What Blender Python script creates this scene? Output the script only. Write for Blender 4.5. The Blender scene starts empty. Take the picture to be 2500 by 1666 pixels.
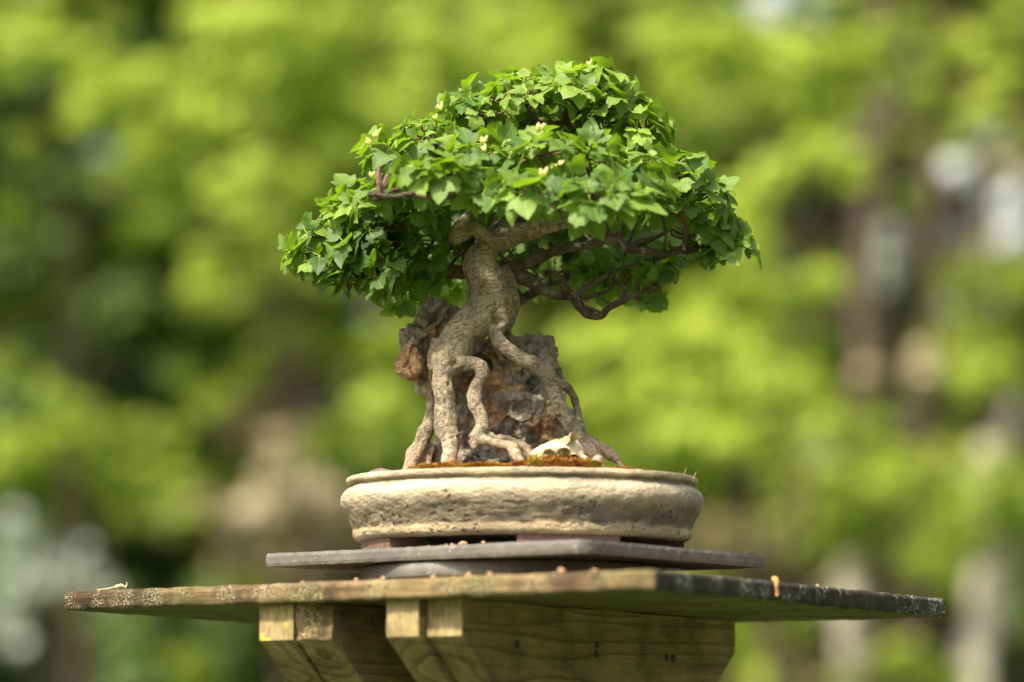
import bpy, bmesh, math, random
import numpy as np
from mathutils import Vector, Matrix, noise
R = math.radians
SEED = 21
random.seed(11); rng = np.random.default_rng(11)
scene = bpy.context.scene

# ------------------------------------------------------------------ camera, sky, sun, exposure
EYE = 1.10
PITCH = math.atan((1920 - 833) / 9375.0)
cam_d = bpy.data.cameras.new('camera'); cam = bpy.data.objects.new('camera', cam_d)
scene.collection.objects.link(cam); scene.camera = cam
cam.location = (0, 0, EYE); cam.rotation_euler = (R(90) + PITCH, 0, 0)
cam_d.sensor_width = 36; cam_d.lens = 135; cam_d.clip_start = 0.1; cam_d.clip_end = 500
cam_d.dof.use_dof = True; cam_d.dof.focus_distance = 4.205; cam_d.dof.aperture_fstop = 2.1
SUN_EL, SUN_AZ = R(53), math.atan2(-0.66, -0.75)
world = bpy.data.worlds.new("World"); scene.world = world; world.use_nodes = True
wn = world.node_tree; wn.nodes.clear()
wo = wn.nodes.new('ShaderNodeOutputWorld'); wb = wn.nodes.new('ShaderNodeBackground'); ws = wn.nodes.new('ShaderNodeTexSky')
ws.sky_type = 'NISHITA'; ws.sun_disc = False; ws.sun_elevation = SUN_EL; ws.sun_rotation = SUN_AZ
ws.air_density = 1.0; ws.dust_density = 8.0; ws.ozone_density = 1.0
wb.inputs['Strength'].default_value = 0.125
hs = wn.nodes.new('ShaderNodeHueSaturation'); hs.inputs['Saturation'].default_value = 0.55
wn.links.new(ws.outputs[0], hs.inputs['Color']); wn.links.new(hs.outputs[0], wb.inputs[0]); wn.links.new(wb.outputs[0], wo.inputs[0])
sd = bpy.data.lights.new('sun', 'SUN'); sun = bpy.data.objects.new('sun', sd); scene.collection.objects.link(sun)
sd.energy = 4.4; sd.angle = R(2.5); sd.color = (1.0, 0.90, 0.74)
ts = Vector((math.sin(SUN_AZ) * math.cos(SUN_EL), math.cos(SUN_AZ) * math.cos(SUN_EL), math.sin(SUN_EL)))
sun.rotation_euler = ts.to_track_quat('Z', 'Y').to_euler()
sun.location = ts * 30
scene.view_settings.view_transform = 'Standard'; scene.view_settings.look = 'None'
scene.view_settings.exposure = 0.93; scene.view_settings.gamma = 1
scene.render.engine = 'CYCLES'
scene.cycles.use_denoising = True
scene.cycles.max_bounces = 8; scene.cycles.diffuse_bounces = 3; scene.cycles.transmission_bounces = 4
scene.cycles.transparent_max_bounces = 4

# ------------------------------------------------------------------ helpers
cP, sP = math.cos(PITCH), math.sin(PITCH)
def ray(px, py):
    a, b = (px - 1250) / 9375.0, (833 - py) / 9375.0
    return Vector((a, cP - b * sP, sP + b * cP))
def P(px, py, Y=4.2):                      # a point seen at (px,py) of the 2500 px photo, Y metres ahead
    r = ray(px, py); t = Y / r.y
    return Vector((r.x * t, Y, r.z * t + EYE))
def PZ(px, py, z):                         # the same, on the horizontal plane at height z
    r = ray(px, py); t = (z - EYE) / r.z
    return Vector((r.x * t, r.y * t, z))
K = 4.2 / 9375.0                           # metres per photo pixel at the tree

def link(o, parent=None, at=None):
    scene.collection.objects.link(o)
    if parent is not None:
        o.parent = parent
        o.matrix_parent_inverse = Matrix.Translation(-Vector(parent.location))
    return o
def tag(o, label=None, cat=None, group=None, kind=None):
    for k, v in (('label', label), ('category', cat), ('group', group), ('kind', kind)):
        if v: o[k] = v
    return o
def thing(name, loc, label, cat, group=None):
    o = bpy.data.objects.new(name, None); o.empty_display_size = 0.1; o.location = loc
    link(o); return tag(o, label, cat, group)
def mesh(name, V, F, mat, parent=None, smooth=True, attrs=None, mats=None, midx=None, uv=None):
    me = bpy.data.meshes.new(name)
    me.from_pydata([tuple(v) for v in V], [], [tuple(f) for f in F])
    for m in (mats or [mat]): me.materials.append(m)
    if midx is not None: me.polygons.foreach_set('material_index', midx)
    if smooth: me.polygons.foreach_set('use_smooth', [True] * len(me.polygons))
    if attrs:
        for k, a in attrs.items():
            at = me.attributes.new(k, 'FLOAT', 'POINT'); at.data.foreach_set('value', np.asarray(a, dtype=np.float32))
    if uv is not None:
        u = me.uv_layers.new(name='uv'); li = np.empty(len(me.loops), dtype=np.int32); me.loops.foreach_get('vertex_index', li)
        u.data.foreach_set('uv', np.asarray(uv, dtype=np.float32)[li].ravel())
    me.update()
    return link(bpy.data.objects.new(name, me), parent)
class MB:
    def __init__(s): s.V = []; s.F = []
    def add(s, V, F):
        n = len(s.V); s.V += [Vector(v) for v in V]; s.F += [tuple(i + n for i in f) for f in F]
def catmull(pts, rad, n=5):
    pts = [Vector(p) for p in pts]; out = []; ro = []
    m = len(pts)
    for i in range(m - 1):
        p0, p1, p2, p3 = pts[max(i - 1, 0)], pts[i], pts[i + 1], pts[min(i + 2, m - 1)]
        for k in range(n):
            t = k / n; t2 = t * t; t3 = t2 * t
            out.append(0.5 * ((2 * p1) + (p2 - p0) * t + (2 * p0 - 5 * p1 + 4 * p2 - p3) * t2 + (3 * p1 - p0 - 3 * p2 + p3) * t3))
            ro.append(rad[i] * (1 - t) + rad[i + 1] * t)
    out.append(pts[-1]); ro.append(rad[-1])
    return out, ro
def tube(mb, pts, rad, seg=10, n=5, lump=0.0, freq=60, cap=True):
    pts, rad = catmull(pts, rad, n) if n > 1 else ([Vector(p) for p in pts], rad)
    up = Vector((0.13, 0.31, 0.94)); V = []; F = []
    nrm = None
    for i, p in enumerate(pts):
        d = (pts[min(i + 1, len(pts) - 1)] - pts[max(i - 1, 0)]).normalized()
        if nrm is None:
            nrm = d.cross(Vector((0.9, 0.3, 0.1))).normalized()
        else:
            nrm = (nrm - d * nrm.dot(d)).normalized()
        b = d.cross(nrm)
        for k in range(seg):
            a = 2 * math.pi * k / seg
            q = nrm * math.cos(a) + b * math.sin(a)
            r = rad[i]
            if lump: r *= 1 + lump * noise.noise((p + q * r) * freq)
            V.append(p + q * r)
    for i in range(len(pts) - 1):
        for k in range(seg):
            F.append((i * seg + k, i * seg + (k + 1) % seg, (i + 1) * seg + (k + 1) % seg, (i + 1) * seg + k))
    if cap:
        F.append(tuple(range(seg - 1, -1, -1))); e = (len(pts) - 1) * seg; F.append(tuple(range(e, e + seg)))
    mb.add(V, F)
def ico(mb, c, r, sub=2, lump=0.0, freq=20):
    bm = bmesh.new(); bmesh.ops.create_icosphere(bm, subdivisions=sub, radius=1)
    c = Vector(c); V = []
    for v in bm.verts:
        k = 1 + (lump * noise.noise(Vector(v.co) * 1.7 + c * freq) if lump else 0)
        V.append(c + Vector((v.co.x * r[0], v.co.y * r[1], v.co.z * r[2])) * k)
    mb.add(V, [[v.index for v in f.verts] for f in bm.faces]); bm.free()
def fuse(name, mb, mat, parent, voxel, smooth_it=4, disp=None):
    """weld overlapping pieces into one continuous skin, then roughen it"""
    me = bpy.data.meshes.new('tmp'); me.from_pydata([tuple(v) for v in mb.V], [], mb.F)
    o = bpy.data.objects.new('tmp', me); scene.collection.objects.link(o)
    m = o.modifiers.new('r', 'REMESH'); m.mode = 'VOXEL'; m.voxel_size = voxel; m.use_smooth_shade = True
    if smooth_it:
        m = o.modifiers.new('s', 'SMOOTH'); m.iterations = smooth_it; m.factor = 0.5
    dg = bpy.context.evaluated_depsgraph_get(); dg.update()
    out = bpy.data.meshes.new_from_object(o.evaluated_get(dg)); out.name = name
    bpy.data.objects.remove(o); bpy.data.meshes.remove(me)
    if disp:
        n = len(out.vertices); co = np.empty(n * 3); no = np.empty(n * 3)
        out.vertices.foreach_get('co', co)
        nv = [Vector(v.normal) for v in out.vertices]; cv = [Vector(v.co) for v in out.vertices]
        new = [c + q * disp(c, q) for c, q in zip(cv, nv)]
        out.vertices.foreach_set('co', np.array(new).ravel())
    out.materials.clear(); out.materials.append(mat)
    out.polygons.foreach_set('use_smooth', [True] * len(out.polygons)); out.update()
    return link(bpy.data.objects.new(name, out), parent)

# ------------------------------------------------------------------ materials
def nmat(name):
    m = bpy.data.materials.new(name); m.use_nodes = True; nt = m.node_tree; nt.nodes.clear()
    out = nt.nodes.new('ShaderNodeOutputMaterial'); b = nt.nodes.new('ShaderNodeBsdfPrincipled')
    nt.links.new(b.outputs[0], out.inputs[0])
    return m, nt, b, out
def N(nt, t, **k):
    n = nt.nodes.new('ShaderNode' + t)
    for a, v in k.items():
        if a in n.inputs.keys() if isinstance(a, str) else False: n.inputs[a].default_value = v
        else: setattr(n, a, v)
    return n
def coords(nt, scale=(1, 1, 1), rot=(0, 0, 0)):
    tc = nt.nodes.new('ShaderNodeTexCoord'); mp = nt.nodes.new('ShaderNodeMapping')
    nt.links.new(tc.outputs['Object'], mp.inputs[0]); mp.inputs['Rotation'].default_value = rot
    m2 = nt.nodes.new('ShaderNodeMapping'); m2.inputs['Scale'].default_value = scale; nt.links.new(mp.outputs[0], m2.inputs[0])
    return m2.outputs[0]
def nz(nt, vec, scale, detail=6, rough=0.6, dist=0.0):
    n = nt.nodes.new('ShaderNodeTexNoise'); n.inputs['Scale'].default_value = scale; n.inputs['Detail'].default_value = detail
    n.inputs['Roughness'].default_value = rough; n.inputs['Distortion'].default_value = dist
    nt.links.new(vec, n.inputs['Vector']); return n.outputs['Fac']
def vor(nt, vec, scale, feature='F1', rnd=1.0):
    n = nt.nodes.new('ShaderNodeTexVoronoi'); n.feature = feature; n.inputs['Scale'].default_value = scale
    n.inputs['Randomness'].default_value = rnd
    nt.links.new(vec, n.inputs['Vector']); return n.outputs['Distance']
def ramp(nt, fac, stops, interp='LINEAR'):
    n = nt.nodes.new('ShaderNodeValToRGB'); cr = n.color_ramp; cr.interpolation = interp
    while len(cr.elements) < len(stops): cr.elements.new(0.5)
    for e, (p, c) in zip(cr.elements, stops):
        e.position = p; e.color = (*c, 1) if len(c) == 3 else c
    nt.links.new(fac, n.inputs[0]); return n.outputs[0]
def mix(nt, fac, a, b, mode='MIX'):
    n = nt.nodes.new('ShaderNodeMix'); n.data_type = 'RGBA'; n.blend_type = mode
    for s, v in ((n.inputs[0], fac), (n.inputs[6], a), (n.inputs[7], b)):
        if isinstance(v, (int, float)): s.default_value = v
        elif isinstance(v, tuple): s.default_value = (*v, 1)
        else: nt.links.new(v, s)
    return n.outputs[2]
def mth(nt, op, a, b=0.5):
    n = nt.nodes.new('ShaderNodeMath'); n.operation = op
    for s, v in ((n.inputs[0], a), (n.inputs[1], b)):
        if isinstance(v, (int, float)): s.default_value = v
        else: nt.links.new(v, s)
    return n.outputs[0]
def bump(nt, b, h, strength, dist):
    n = nt.nodes.new('ShaderNodeBump'); n.inputs['Strength'].default_value = strength; n.inputs['Distance'].default_value = dist
    nt.links.new(h, n.inputs['Height']); nt.links.new(n.outputs[0], b.inputs['Normal'])
def setc(nt, b, c):
    if isinstance(c, tuple): b.inputs['Base Color'].default_value = (*c, 1)
    else: nt.links.new(c, b.inputs['Base Color'])
G = (0, 0, 0); W1 = (1, 1, 1)

def mat_bark(name, stops, pink=0.0, fine=900, dark=0.5):
    m, nt, b, o = nmat(name); v = coords(nt)
    base = ramp(nt, nz(nt, v, 38, 8, 0.65, 0.4), stops)
    speck = ramp(nt, nz(nt, v, fine, 5, 0.7), [(0.38, (dark * 1.1,) * 3), (0.62, (1.25, 1.22, 1.17))])
    c = mix(nt, 0.5, base, speck, 'MULTIPLY')
    vs = coords(nt, (1, 1, 1.9), (0.2, 0.35, 0))
    wr = nz(nt, vs, 42, 6, 0.62, 2.6)
    crease = ramp(nt, mth(nt, 'ABSOLUTE', mth(nt, 'SUBTRACT', wr, 0.5)), [(0.0, (0.22, 0.19, 0.16)), (0.022, W1)])
    c = mix(nt, 0.55, c, crease, 'MULTIPLY')
    scar = ramp(nt, nz(nt, coords(nt, (1, 1, 2.2), (0.3, 0.1, 0)), 70, 2, 0.5), [(0.72, G), (0.755, W1)])
    c = mix(nt, scar, c, (0.50, 0.30, 0.14))
    if pink:
        sx = nt.nodes.new('ShaderNodeSeparateXYZ'); tc = nt.nodes.new('ShaderNodeTexCoord'); nt.links.new(tc.outputs['Object'], sx.inputs[0])
        f = ramp(nt, mth(nt, 'ADD', mth(nt, 'MULTIPLY', mth(nt, 'SUBTRACT', sx.outputs[2], EYE + 0.335), 14.0), mth(nt, 'MULTIPLY', wr, 0.5)), [(0.25, W1), (0.85, G)])
        c = mix(nt, mth(nt, 'MULTIPLY', f, pink), c, (0.60, 0.38, 0.25))
    setc(nt, b, c); b.inputs['Roughness'].default_value = 0.85; b.inputs['Specular IOR Level'].default_value = 0.2
    h = mth(nt, 'ADD', mth(nt, 'MULTIPLY', nz(nt, v, 520, 5, 0.7), 0.25), mth(nt, 'MULTIPLY', crease, 0.5))
    h = mth(nt, 'ADD', h, mth(nt, 'MULTIPLY', nz(nt, vs, 160, 4, 0.6, 0.8), 0.6))
    bump(nt, b, h, 1.0, 0.0019)
    return m
M_trunk = mat_bark('trunk_bark', [(0.30, (0.16, 0.13, 0.085)), (0.5, (0.285, 0.235, 0.16)), (0.70, (0.42, 0.36, 0.26))], pink=0.85)
M_branch = mat_bark('branch_bark', [(0.3, (0.055, 0.042, 0.030)), (0.5, (0.12, 0.092, 0.066)), (0.75, (0.26, 0.215, 0.16))])
m, nt, b, o = nmat('twig'); setc(nt, b, ramp(nt, nz(nt, coords(nt), 160), [(0.3, (0.05, 0.025, 0.015)), (0.7, (0.16, 0.085, 0.05))])); b.inputs['Roughness'].default_value = 0.8; M_twig = m

def mat_leaf(name, a, bcol, c3, trans=0.35, rough=0.50, veins=True, back=None):
    m = bpy.data.materials.new(name); m.use_nodes = True; nt = m.node_tree; nt.nodes.clear()
    out = nt.nodes.new('ShaderNodeOutputMaterial'); b = nt.nodes.new('ShaderNodeBsdfPrincipled'); tr = nt.nodes.new('ShaderNodeBsdfTranslucent')
    mx = nt.nodes.new('ShaderNodeMixShader'); mx.inputs[0].default_value = trans
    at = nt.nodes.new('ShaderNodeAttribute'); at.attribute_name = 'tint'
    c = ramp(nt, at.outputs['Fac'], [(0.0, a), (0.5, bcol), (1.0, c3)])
    v = coords(nt)
    c = mix(nt, 0.5, c, ramp(nt, nz(nt, v, 90, 4), [(0.3, (0.6, 0.6, 0.6)), (0.7, (1.3, 1.3, 1.2))]), 'MULTIPLY')
    if veins:
        uv = nt.nodes.new('ShaderNodeUVMap'); uv.uv_map = 'uv'; sx = nt.nodes.new('ShaderNodeSeparateXYZ'); nt.links.new(uv.outputs[0], sx.inputs[0])
        ax = mth(nt, 'ABSOLUTE', sx.outputs[0]); y = sx.outputs[1]
        mid = ramp(nt, ax, [(0.0, W1), (0.028, G)])
        # side ribs leaving the base at an angle, and finer ones off the midrib
        d1 = ramp(nt, mth(nt, 'ABSOLUTE', mth(nt, 'SUBTRACT', mth(nt, 'MULTIPLY', ax, 0.80), y)), [(0.0, W1), (0.030, G)])
        fr = mth(nt, 'FRACT', mth(nt, 'MULTIPLY', mth(nt, 'SUBTRACT', y, mth(nt, 'MULTIPLY', ax, 0.9)), 6.0))
        d2 = ramp(nt, mth(nt, 'ABSOLUTE', mth(nt, 'SUBTRACT', fr, 0.5)), [(0.0, (0.5,) * 3), (0.08, G)])
        vv = mth(nt, 'MAXIMUM', mth(nt, 'MAXIMUM', mid, d1), d2)
        c = mix(nt, mth(nt, 'MULTIPLY', vv, 0.42), c, mix(nt, 0.65, c, (0.42, 0.60, 0.20)))
        bump(nt, b, mth(nt, 'ADD', mth(nt, 'MULTIPLY', vv, -1.0), nz(nt, v, 500, 3)), 0.35, 0.0006)
    spt = ramp(nt, nz(nt, v, 210, 3, 0.6), [(0.70, G), (0.74, W1)])
    c = mix(nt, mth(nt, 'MULTIPLY', spt, 0.6 if veins else 0.0), c, (0.22, 0.15, 0.05))
    setc(nt, b, c); b.inputs['Roughness'].default_value = rough; b.inputs['Specular IOR Level'].default_value = 0.32
    tc = mix(nt, 0.55, c, (0.42, 0.75, 0.02), 'MIX') if trans > 0.2 else c
    nt.links.new(mix(nt, 1.0, tc, (1.0, 1.0, 0.55), 'MULTIPLY'), tr.inputs[0])
    nt.links.new(b.outputs[0], mx.inputs[1]); nt.links.new(tr.outputs[0], mx.inputs[2]); nt.links.new(mx.outputs[0], out.inputs[0])
    return m
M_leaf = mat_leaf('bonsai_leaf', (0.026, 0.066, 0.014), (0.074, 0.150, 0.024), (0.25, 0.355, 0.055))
M_bud = mat_leaf('young_shoot', (0.38, 0.48, 0.06), (0.74, 0.66, 0.16), (0.86, 0.78, 0.36), trans=0.3, veins=False)

m, nt, b, o = nmat('rock'); v = coords(nt)
c = ramp(nt, nz(nt, v, 60, 10, 0.7, 0.6), [(0.29, (0.05, 0.045, 0.038)), (0.39, (0.27, 0.235, 0.185)), (0.55, (0.48, 0.425, 0.335)), (0.72, (0.68, 0.61, 0.49))])
cell = nt.nodes.new('ShaderNodeTexVoronoi'); cell.inputs['Scale'].default_value = 38; nt.links.new(coords(nt, (1, 1, .8)), cell.inputs['Vector'])
pa = nt.nodes.new('ShaderNodeAttribute'); pa.attribute_name = 'pale'
c = mix(nt, ramp(nt, mth(nt, 'ADD', mth(nt, 'MULTIPLY', pa.outputs['Fac'], 0.30), nz(nt, v, 45, 6, 0.65, 0.4)), [(0.60, G), (0.70, (0.8,) * 3)]), c, (0.56, 0.47, 0.33))
c = mix(nt, 0.5, c, ramp(nt, cell.outputs['Color'], [(0.2, (0.45, 0.4, 0.38)), (0.8, (1.35, 1.3, 1.2))]), 'MULTIPLY')
at = nt.nodes.new('ShaderNodeAttribute'); at.attribute_name = 'rust'
org = ramp(nt, mth(nt, 'ADD', mth(nt, 'MULTIPLY', at.outputs['Fac'], 0.28), nz(nt, v, 30, 6, 0.65, 0.4)), [(0.60, G), (0.70, W1)])
c = mix(nt, mth(nt, 'MULTIPLY', org, 0.9), c, ramp(nt, nz(nt, v, 150, 6, 0.7), [(0.32, (0.12, 0.055, 0.03)), (0.5, (0.56, 0.28, 0.12)), (0.68, (0.78, 0.54, 0.31))]))
blk = ramp(nt, nz(nt, v, 34, 6, 0.6, 0.5), [(0.36, W1), (0.43, G)])
c = mix(nt, mth(nt, 'MULTIPLY', blk, 0.7), c, (0.035, 0.033, 0.033))
setc(nt, b, c); b.inputs['Roughness'].default_value = 0.8
bump(nt, b, mth(nt, 'ADD', nz(nt, v, 220, 10, 0.75, 0.6), mth(nt, 'MULTIPLY', vor(nt, v, 160), 0.9)), 1.0, 0.004); M_rock = m

# pot: crusty cream glaze with pits and grey-green runs
m, nt, b, o = nmat('crusty_pot_glaze'); v = coords(nt); vz = coords(nt, (1, 1, 2.6))
c = ramp(nt, nz(nt, vz, 14, 8, 0.62, 0.5), [(0.3, (0.24, 0.235, 0.20)), (0.48, (0.40, 0.36, 0.285)), (0.66, (0.60, 0.54, 0.44))])
sx = nt.nodes.new('ShaderNodeSeparateXYZ'); tc = nt.nodes.new('ShaderNodeTexCoord'); nt.links.new(tc.outputs['Object'], sx.inputs[0])
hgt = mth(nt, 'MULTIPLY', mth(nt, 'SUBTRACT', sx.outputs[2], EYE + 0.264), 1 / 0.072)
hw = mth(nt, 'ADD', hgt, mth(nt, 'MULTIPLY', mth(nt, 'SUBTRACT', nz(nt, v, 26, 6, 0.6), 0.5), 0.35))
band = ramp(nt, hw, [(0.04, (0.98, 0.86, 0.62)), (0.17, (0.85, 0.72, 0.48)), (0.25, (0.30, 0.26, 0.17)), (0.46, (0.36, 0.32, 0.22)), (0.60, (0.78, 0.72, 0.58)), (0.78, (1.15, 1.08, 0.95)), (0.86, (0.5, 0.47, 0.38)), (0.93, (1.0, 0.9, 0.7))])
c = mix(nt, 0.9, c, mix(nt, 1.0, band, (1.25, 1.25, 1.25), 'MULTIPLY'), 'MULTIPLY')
pit = ramp(nt, vor(nt, v, 125), [(0.20, W1), (0.34, G)]); pz = ramp(nt, nz(nt, v, 24, 4), [(0.47, G), (0.60, W1)])
low = ramp(nt, hw, [(0.02, G), (0.10, W1), (0.5, W1), (0.62, G)])
pm = mth(nt, 'MULTIPLY', mth(nt, 'MULTIPLY', pit, pz), low)
c = mix(nt, mth(nt, 'MULTIPLY', pm, 0.75), c, (0.055, 0.045, 0.035))
blot = ramp(nt, vor(nt, coords(nt, (1, 1, 1.3)), 48), [(0.13, W1), (0.20, G)])
c = mix(nt, mth(nt, 'MULTIPLY', mth(nt, 'MULTIPLY', blot, low), 0.8), c, (0.12, 0.125, 0.10))
c = mix(nt, 0.5, c, ramp(nt, nz(nt, v, 500, 5, 0.7), [(0.35, (0.62, 0.6, 0.56)), (0.65, (1.25, 1.22, 1.15))]), 'MULTIPLY')
setc(nt, b, c); b.inputs['Roughness'].default_value = 0.55
bump(nt, b, mth(nt, 'ADD', mth(nt, 'MULTIPLY', pm, -1.2), mth(nt, 'ADD', nz(nt, v, 260, 8, 0.75), mth(nt, 'MULTIPLY', nz(nt, coords(nt, (1, 1, 1.8)), 80, 5), 2.2))), 1.0, 0.0032); M_pot = m
m, nt, b, o = nmat('pot_foot_clay'); setc(nt, b, ramp(nt, nz(nt, coords(nt), 260, 6), [(0.3, (0.085, 0.05, 0.035)), (0.7, (0.20, 0.125, 0.09))])); b.inputs['Roughness'].default_value = 0.8; M_foot = m

def mat_slab(name, lo, hi):
    m, nt, b, o = nmat(name); v = coords(nt)
    c = ramp(nt, nz(nt, v, 11, 8, 0.6), [(0.3, lo), (0.7, hi)])
    c = mix(nt, 0.55, c, ramp(nt, nz(nt, v, 900, 3, 0.8), [(0.35, (0.6,) * 3), (0.68, (1.5,) * 3)]), 'MULTIPLY')
    c = mix(nt, 0.6, c, ramp(nt, nz(nt, coords(nt, (1, 1, 0.3)), 55, 7, 0.7, 1.0), [(0.3, (0.62, 0.6, 0.56)), (0.5, W1), (0.72, (1.5, 1.45, 1.35))]), 'MULTIPLY')
    sp = ramp(nt, nz(nt, v, 130, 4, 0.6), [(0.64, G), (0.70, W1)])
    c = mix(nt, mth(nt, 'MULTIPLY', sp, 0.5), c, (0.5, 0.47, 0.4))
    setc(nt, b, c); b.inputs['Roughness'].default_value = 0.6
    bump(nt, b, nz(nt, v, 700, 4, 0.7), 0.5, 0.0008); return m
M_slab = mat_slab('grey_slab', (0.090, 0.082, 0.070), (0.150, 0.137, 0.114))
M_turn = mat_slab('worn_metal', (0.10, 0.10, 0.09), (0.19, 0.175, 0.145))

def mat_wood(name, stops, rot, lichen=0.0, lich_col=(0.62, 0.58, 0.42), green=0.0, dark=0.0, ring=(3, 60, 60), lsc=520):
    m, nt, b, o = nmat(name); v = coords(nt); g = coords(nt, ring, rot)
    gr = nz(nt, g, 3.2, 7, 0.6, 0.7)
    c = ramp(nt, gr, stops)
    big = nz(nt, v, 9, 5, 0.6)
    c = mix(nt, 0.7, c, ramp(nt, big, [(0.35, (0.55, 0.5, 0.45)), (0.62, (1.2, 1.15, 1.05))]), 'MULTIPLY')
    if dark: c = mix(nt, mth(nt, 'MULTIPLY', ramp(nt, nz(nt, v, 22, 6, 0.65), [(0.40, G), (0.58, W1)]), dark), c, (0.03, 0.022, 0.016))
    if green: c = mix(nt, mth(nt, 'MULTIPLY', ramp(nt, nz(nt, v, 13, 5), [(0.40, G), (0.62, W1)]), green), c, (0.16, 0.18, 0.03))
    h = gr
    if lichen:
        zone = ramp(nt, nz(nt, v, 26, 3, 0.5), [(0.60 - lichen * 0.25, G), (0.72 - lichen * 0.25, W1)])
        l = mth(nt, 'MULTIPLY', ramp(nt, nz(nt, v, lsc, 4, 0.6), [(0.52, G), (0.60, W1)]), zone)
        c = mix(nt, mth(nt, 'MULTIPLY', l, 0.9), c, lich_col); h = mth(nt, 'ADD', gr, mth(nt, 'MULTIPLY', l, 0.6))
    setc(nt, b, c); b.inputs['Roughness'].default_value = 0.85; b.inputs['Specular IOR Level'].default_value = 0.2
    bump(nt, b, mth(nt, 'ADD', h, mth(nt, 'MULTIPLY', nz(nt, v, 400, 5, 0.7), 0.4)), 0.8, 0.0025)
    return m

# ------------------------------------------------------------------ distant garden
def mat_far(name, lo, hi, trans=0.35, bright=(0.45, 0.6, 0.03)):
    m = bpy.data.materials.new(name); m.use_nodes = True; nt = m.node_tree; nt.nodes.clear()
    out = nt.nodes.new('ShaderNodeOutputMaterial'); b = nt.nodes.new('ShaderNodeBsdfPrincipled'); tr = nt.nodes.new('ShaderNodeBsdfTranslucent')
    mx = nt.nodes.new('ShaderNodeMixShader'); mx.inputs[0].default_value = trans
    at = nt.nodes.new('ShaderNodeAttribute'); at.attribute_name = 'tint'
    c = ramp(nt, at.outputs['Fac'], [(0.0, lo), (1.0, hi)])
    setc(nt, b, c); b.inputs['Roughness'].default_value = 0.55; b.inputs['Specular IOR Level'].default_value = 0.35
    nt.links.new(mix(nt, 0.4, c, bright), tr.inputs[0])
    nt.links.new(b.outputs[0], mx.inputs[1]); nt.links.new(tr.outputs[0], mx.inputs[2]); nt.links.new(mx.outputs[0], out.inputs[0])
    return m
FAR = {'Y': mat_far('lime_leaf', (0.25, 0.35, 0.04), (0.50, 0.60, 0.075), 0.4, (0.60, 0.76, 0.07)),
       'G': mat_far('green_leaf', (0.15, 0.215, 0.018), (0.27, 0.36, 0.032), 0.35, (0.38, 0.52, 0.02)),
       'D': mat_far('dark_leaf', (0.045, 0.078, 0.010), (0.095, 0.155, 0.018), 0.12, (0.08, 0.14, 0.01)),
       'B': mat_far('brown_leaf', (0.11, 0.10, 0.035), (0.21, 0.18, 0.07), 0.1, (0.18, 0.14, 0.05)),
       'T': mat_far('straw_and_highlight', (0.46, 0.38, 0.23), (0.68, 0.58, 0.38), 0.2, (0.6, 0.5, 0.3)),
       'P': mat_far('white_highlight', (0.74, 0.80, 0.80), (0.86, 0.90, 0.90), 0.2, (0.85, 0.88, 0.85)),  # near-white colour that paints in bright sky and glint spots
       'W': mat_far('silver_and_highlight', (0.28, 0.34, 0.27), (0.48, 0.53, 0.44), 0.15, (0.6, 0.66, 0.5)),
       'R': mat_far('copper_leaf', (0.22, 0.09, 0.035), (0.34, 0.16, 0.07), 0.2, (0.4, 0.2, 0.05))}
FK = {k: i for i, k in enumerate(FAR)}
m, nt, b, o = nmat('far_bark'); setc(nt, b, ramp(nt, nz(nt, coords(nt), 6), [(0.3, (0.05, 0.035, 0.022)), (0.7, (0.11, 0.08, 0.05))])); b.inputs['Roughness'].default_value = 0.9; M_fbark = m
m, nt, b, o = nmat('pale_bark'); setc(nt, b, ramp(nt, nz(nt, coords(nt, (1, 1, 0.4)), 5), [(0.35, (0.34, 0.30, 0.24)), (0.6, (0.66, 0.60, 0.50))])); b.inputs['Roughness'].default_value = 0.8; M_pbark = m
m, nt, b, o = nmat('lawn'); setc(nt, b, ramp(nt, nz(nt, coords(nt), 0.8, 8), [(0.3, (0.04, 0.065, 0.015)), (0.7, (0.09, 0.12, 0.03))])); b.inputs['Roughness'].default_value = 0.95
gv = []; gf = []
n = 60
for j in range(n + 1):
    for i in range(n + 1):
        x, y = -120 + 240 * i / n, -60 + 240 * j / n
        gv.append((x, y, 0.05 * noise.noise(Vector((x * 0.2, y * 0.2, 0)))))
for j in range(n):
    for i in range(n): a = j * (n + 1) + i; gf.append((a, a + 1, a + n + 2, a + n + 1))
tag(mesh('ground', gv, gf, m), 'grass ground under the garden trees', None, None, 'structure')

def leaves_cloud(centres, lsize, upbias=0.5):
    """centres: (pos, (rx,ry,rz), count, kind) -> small bent leaf blades, each two triangles"""
    Vs = []; mi = []; tint = []
    for c, r, cnt, kind in centres:
        u = rng.normal(size=(cnt, 3)); u /= np.linalg.norm(u, axis=1)[:, None]
        rad = rng.uniform(0.25, 1.0, (cnt, 1)) ** 0.5
        p = np.array(c) + u * rad * np.array(r)
        nn = u + rng.normal(size=(cnt, 3)) * 0.55 + np.array([0, 0, upbias]) + np.array(ts) * 0.25; nn /= np.linalg.norm(nn, axis=1)[:, None]
        t = np.cross(nn, rng.normal(size=(cnt, 3))); t /= np.linalg.norm(t, axis=1)[:, None]
        s = np.cross(nn, t); L = lsize * rng.uniform(0.6, 1.3, (cnt, 1))
        q = np.stack([p - t * L * 0.5, p + s * L * 0.33 - nn * L * 0.06, p + t * L * 0.6 - nn * L * 0.1, p - s * L * 0.33 - nn * L * 0.06], axis=1)
        Vs.append(q.reshape(-1, 3)); mi += [FK[kind]] * cnt
        tint.append(np.repeat(np.clip(rng.normal(0.5, 0.28, cnt), 0, 1), 4))
    V = np.concatenate(Vs); n = len(V) // 4
    F = np.arange(n * 4).reshape(n, 4)
    return V, F, mi, np.concatenate(tint)
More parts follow.
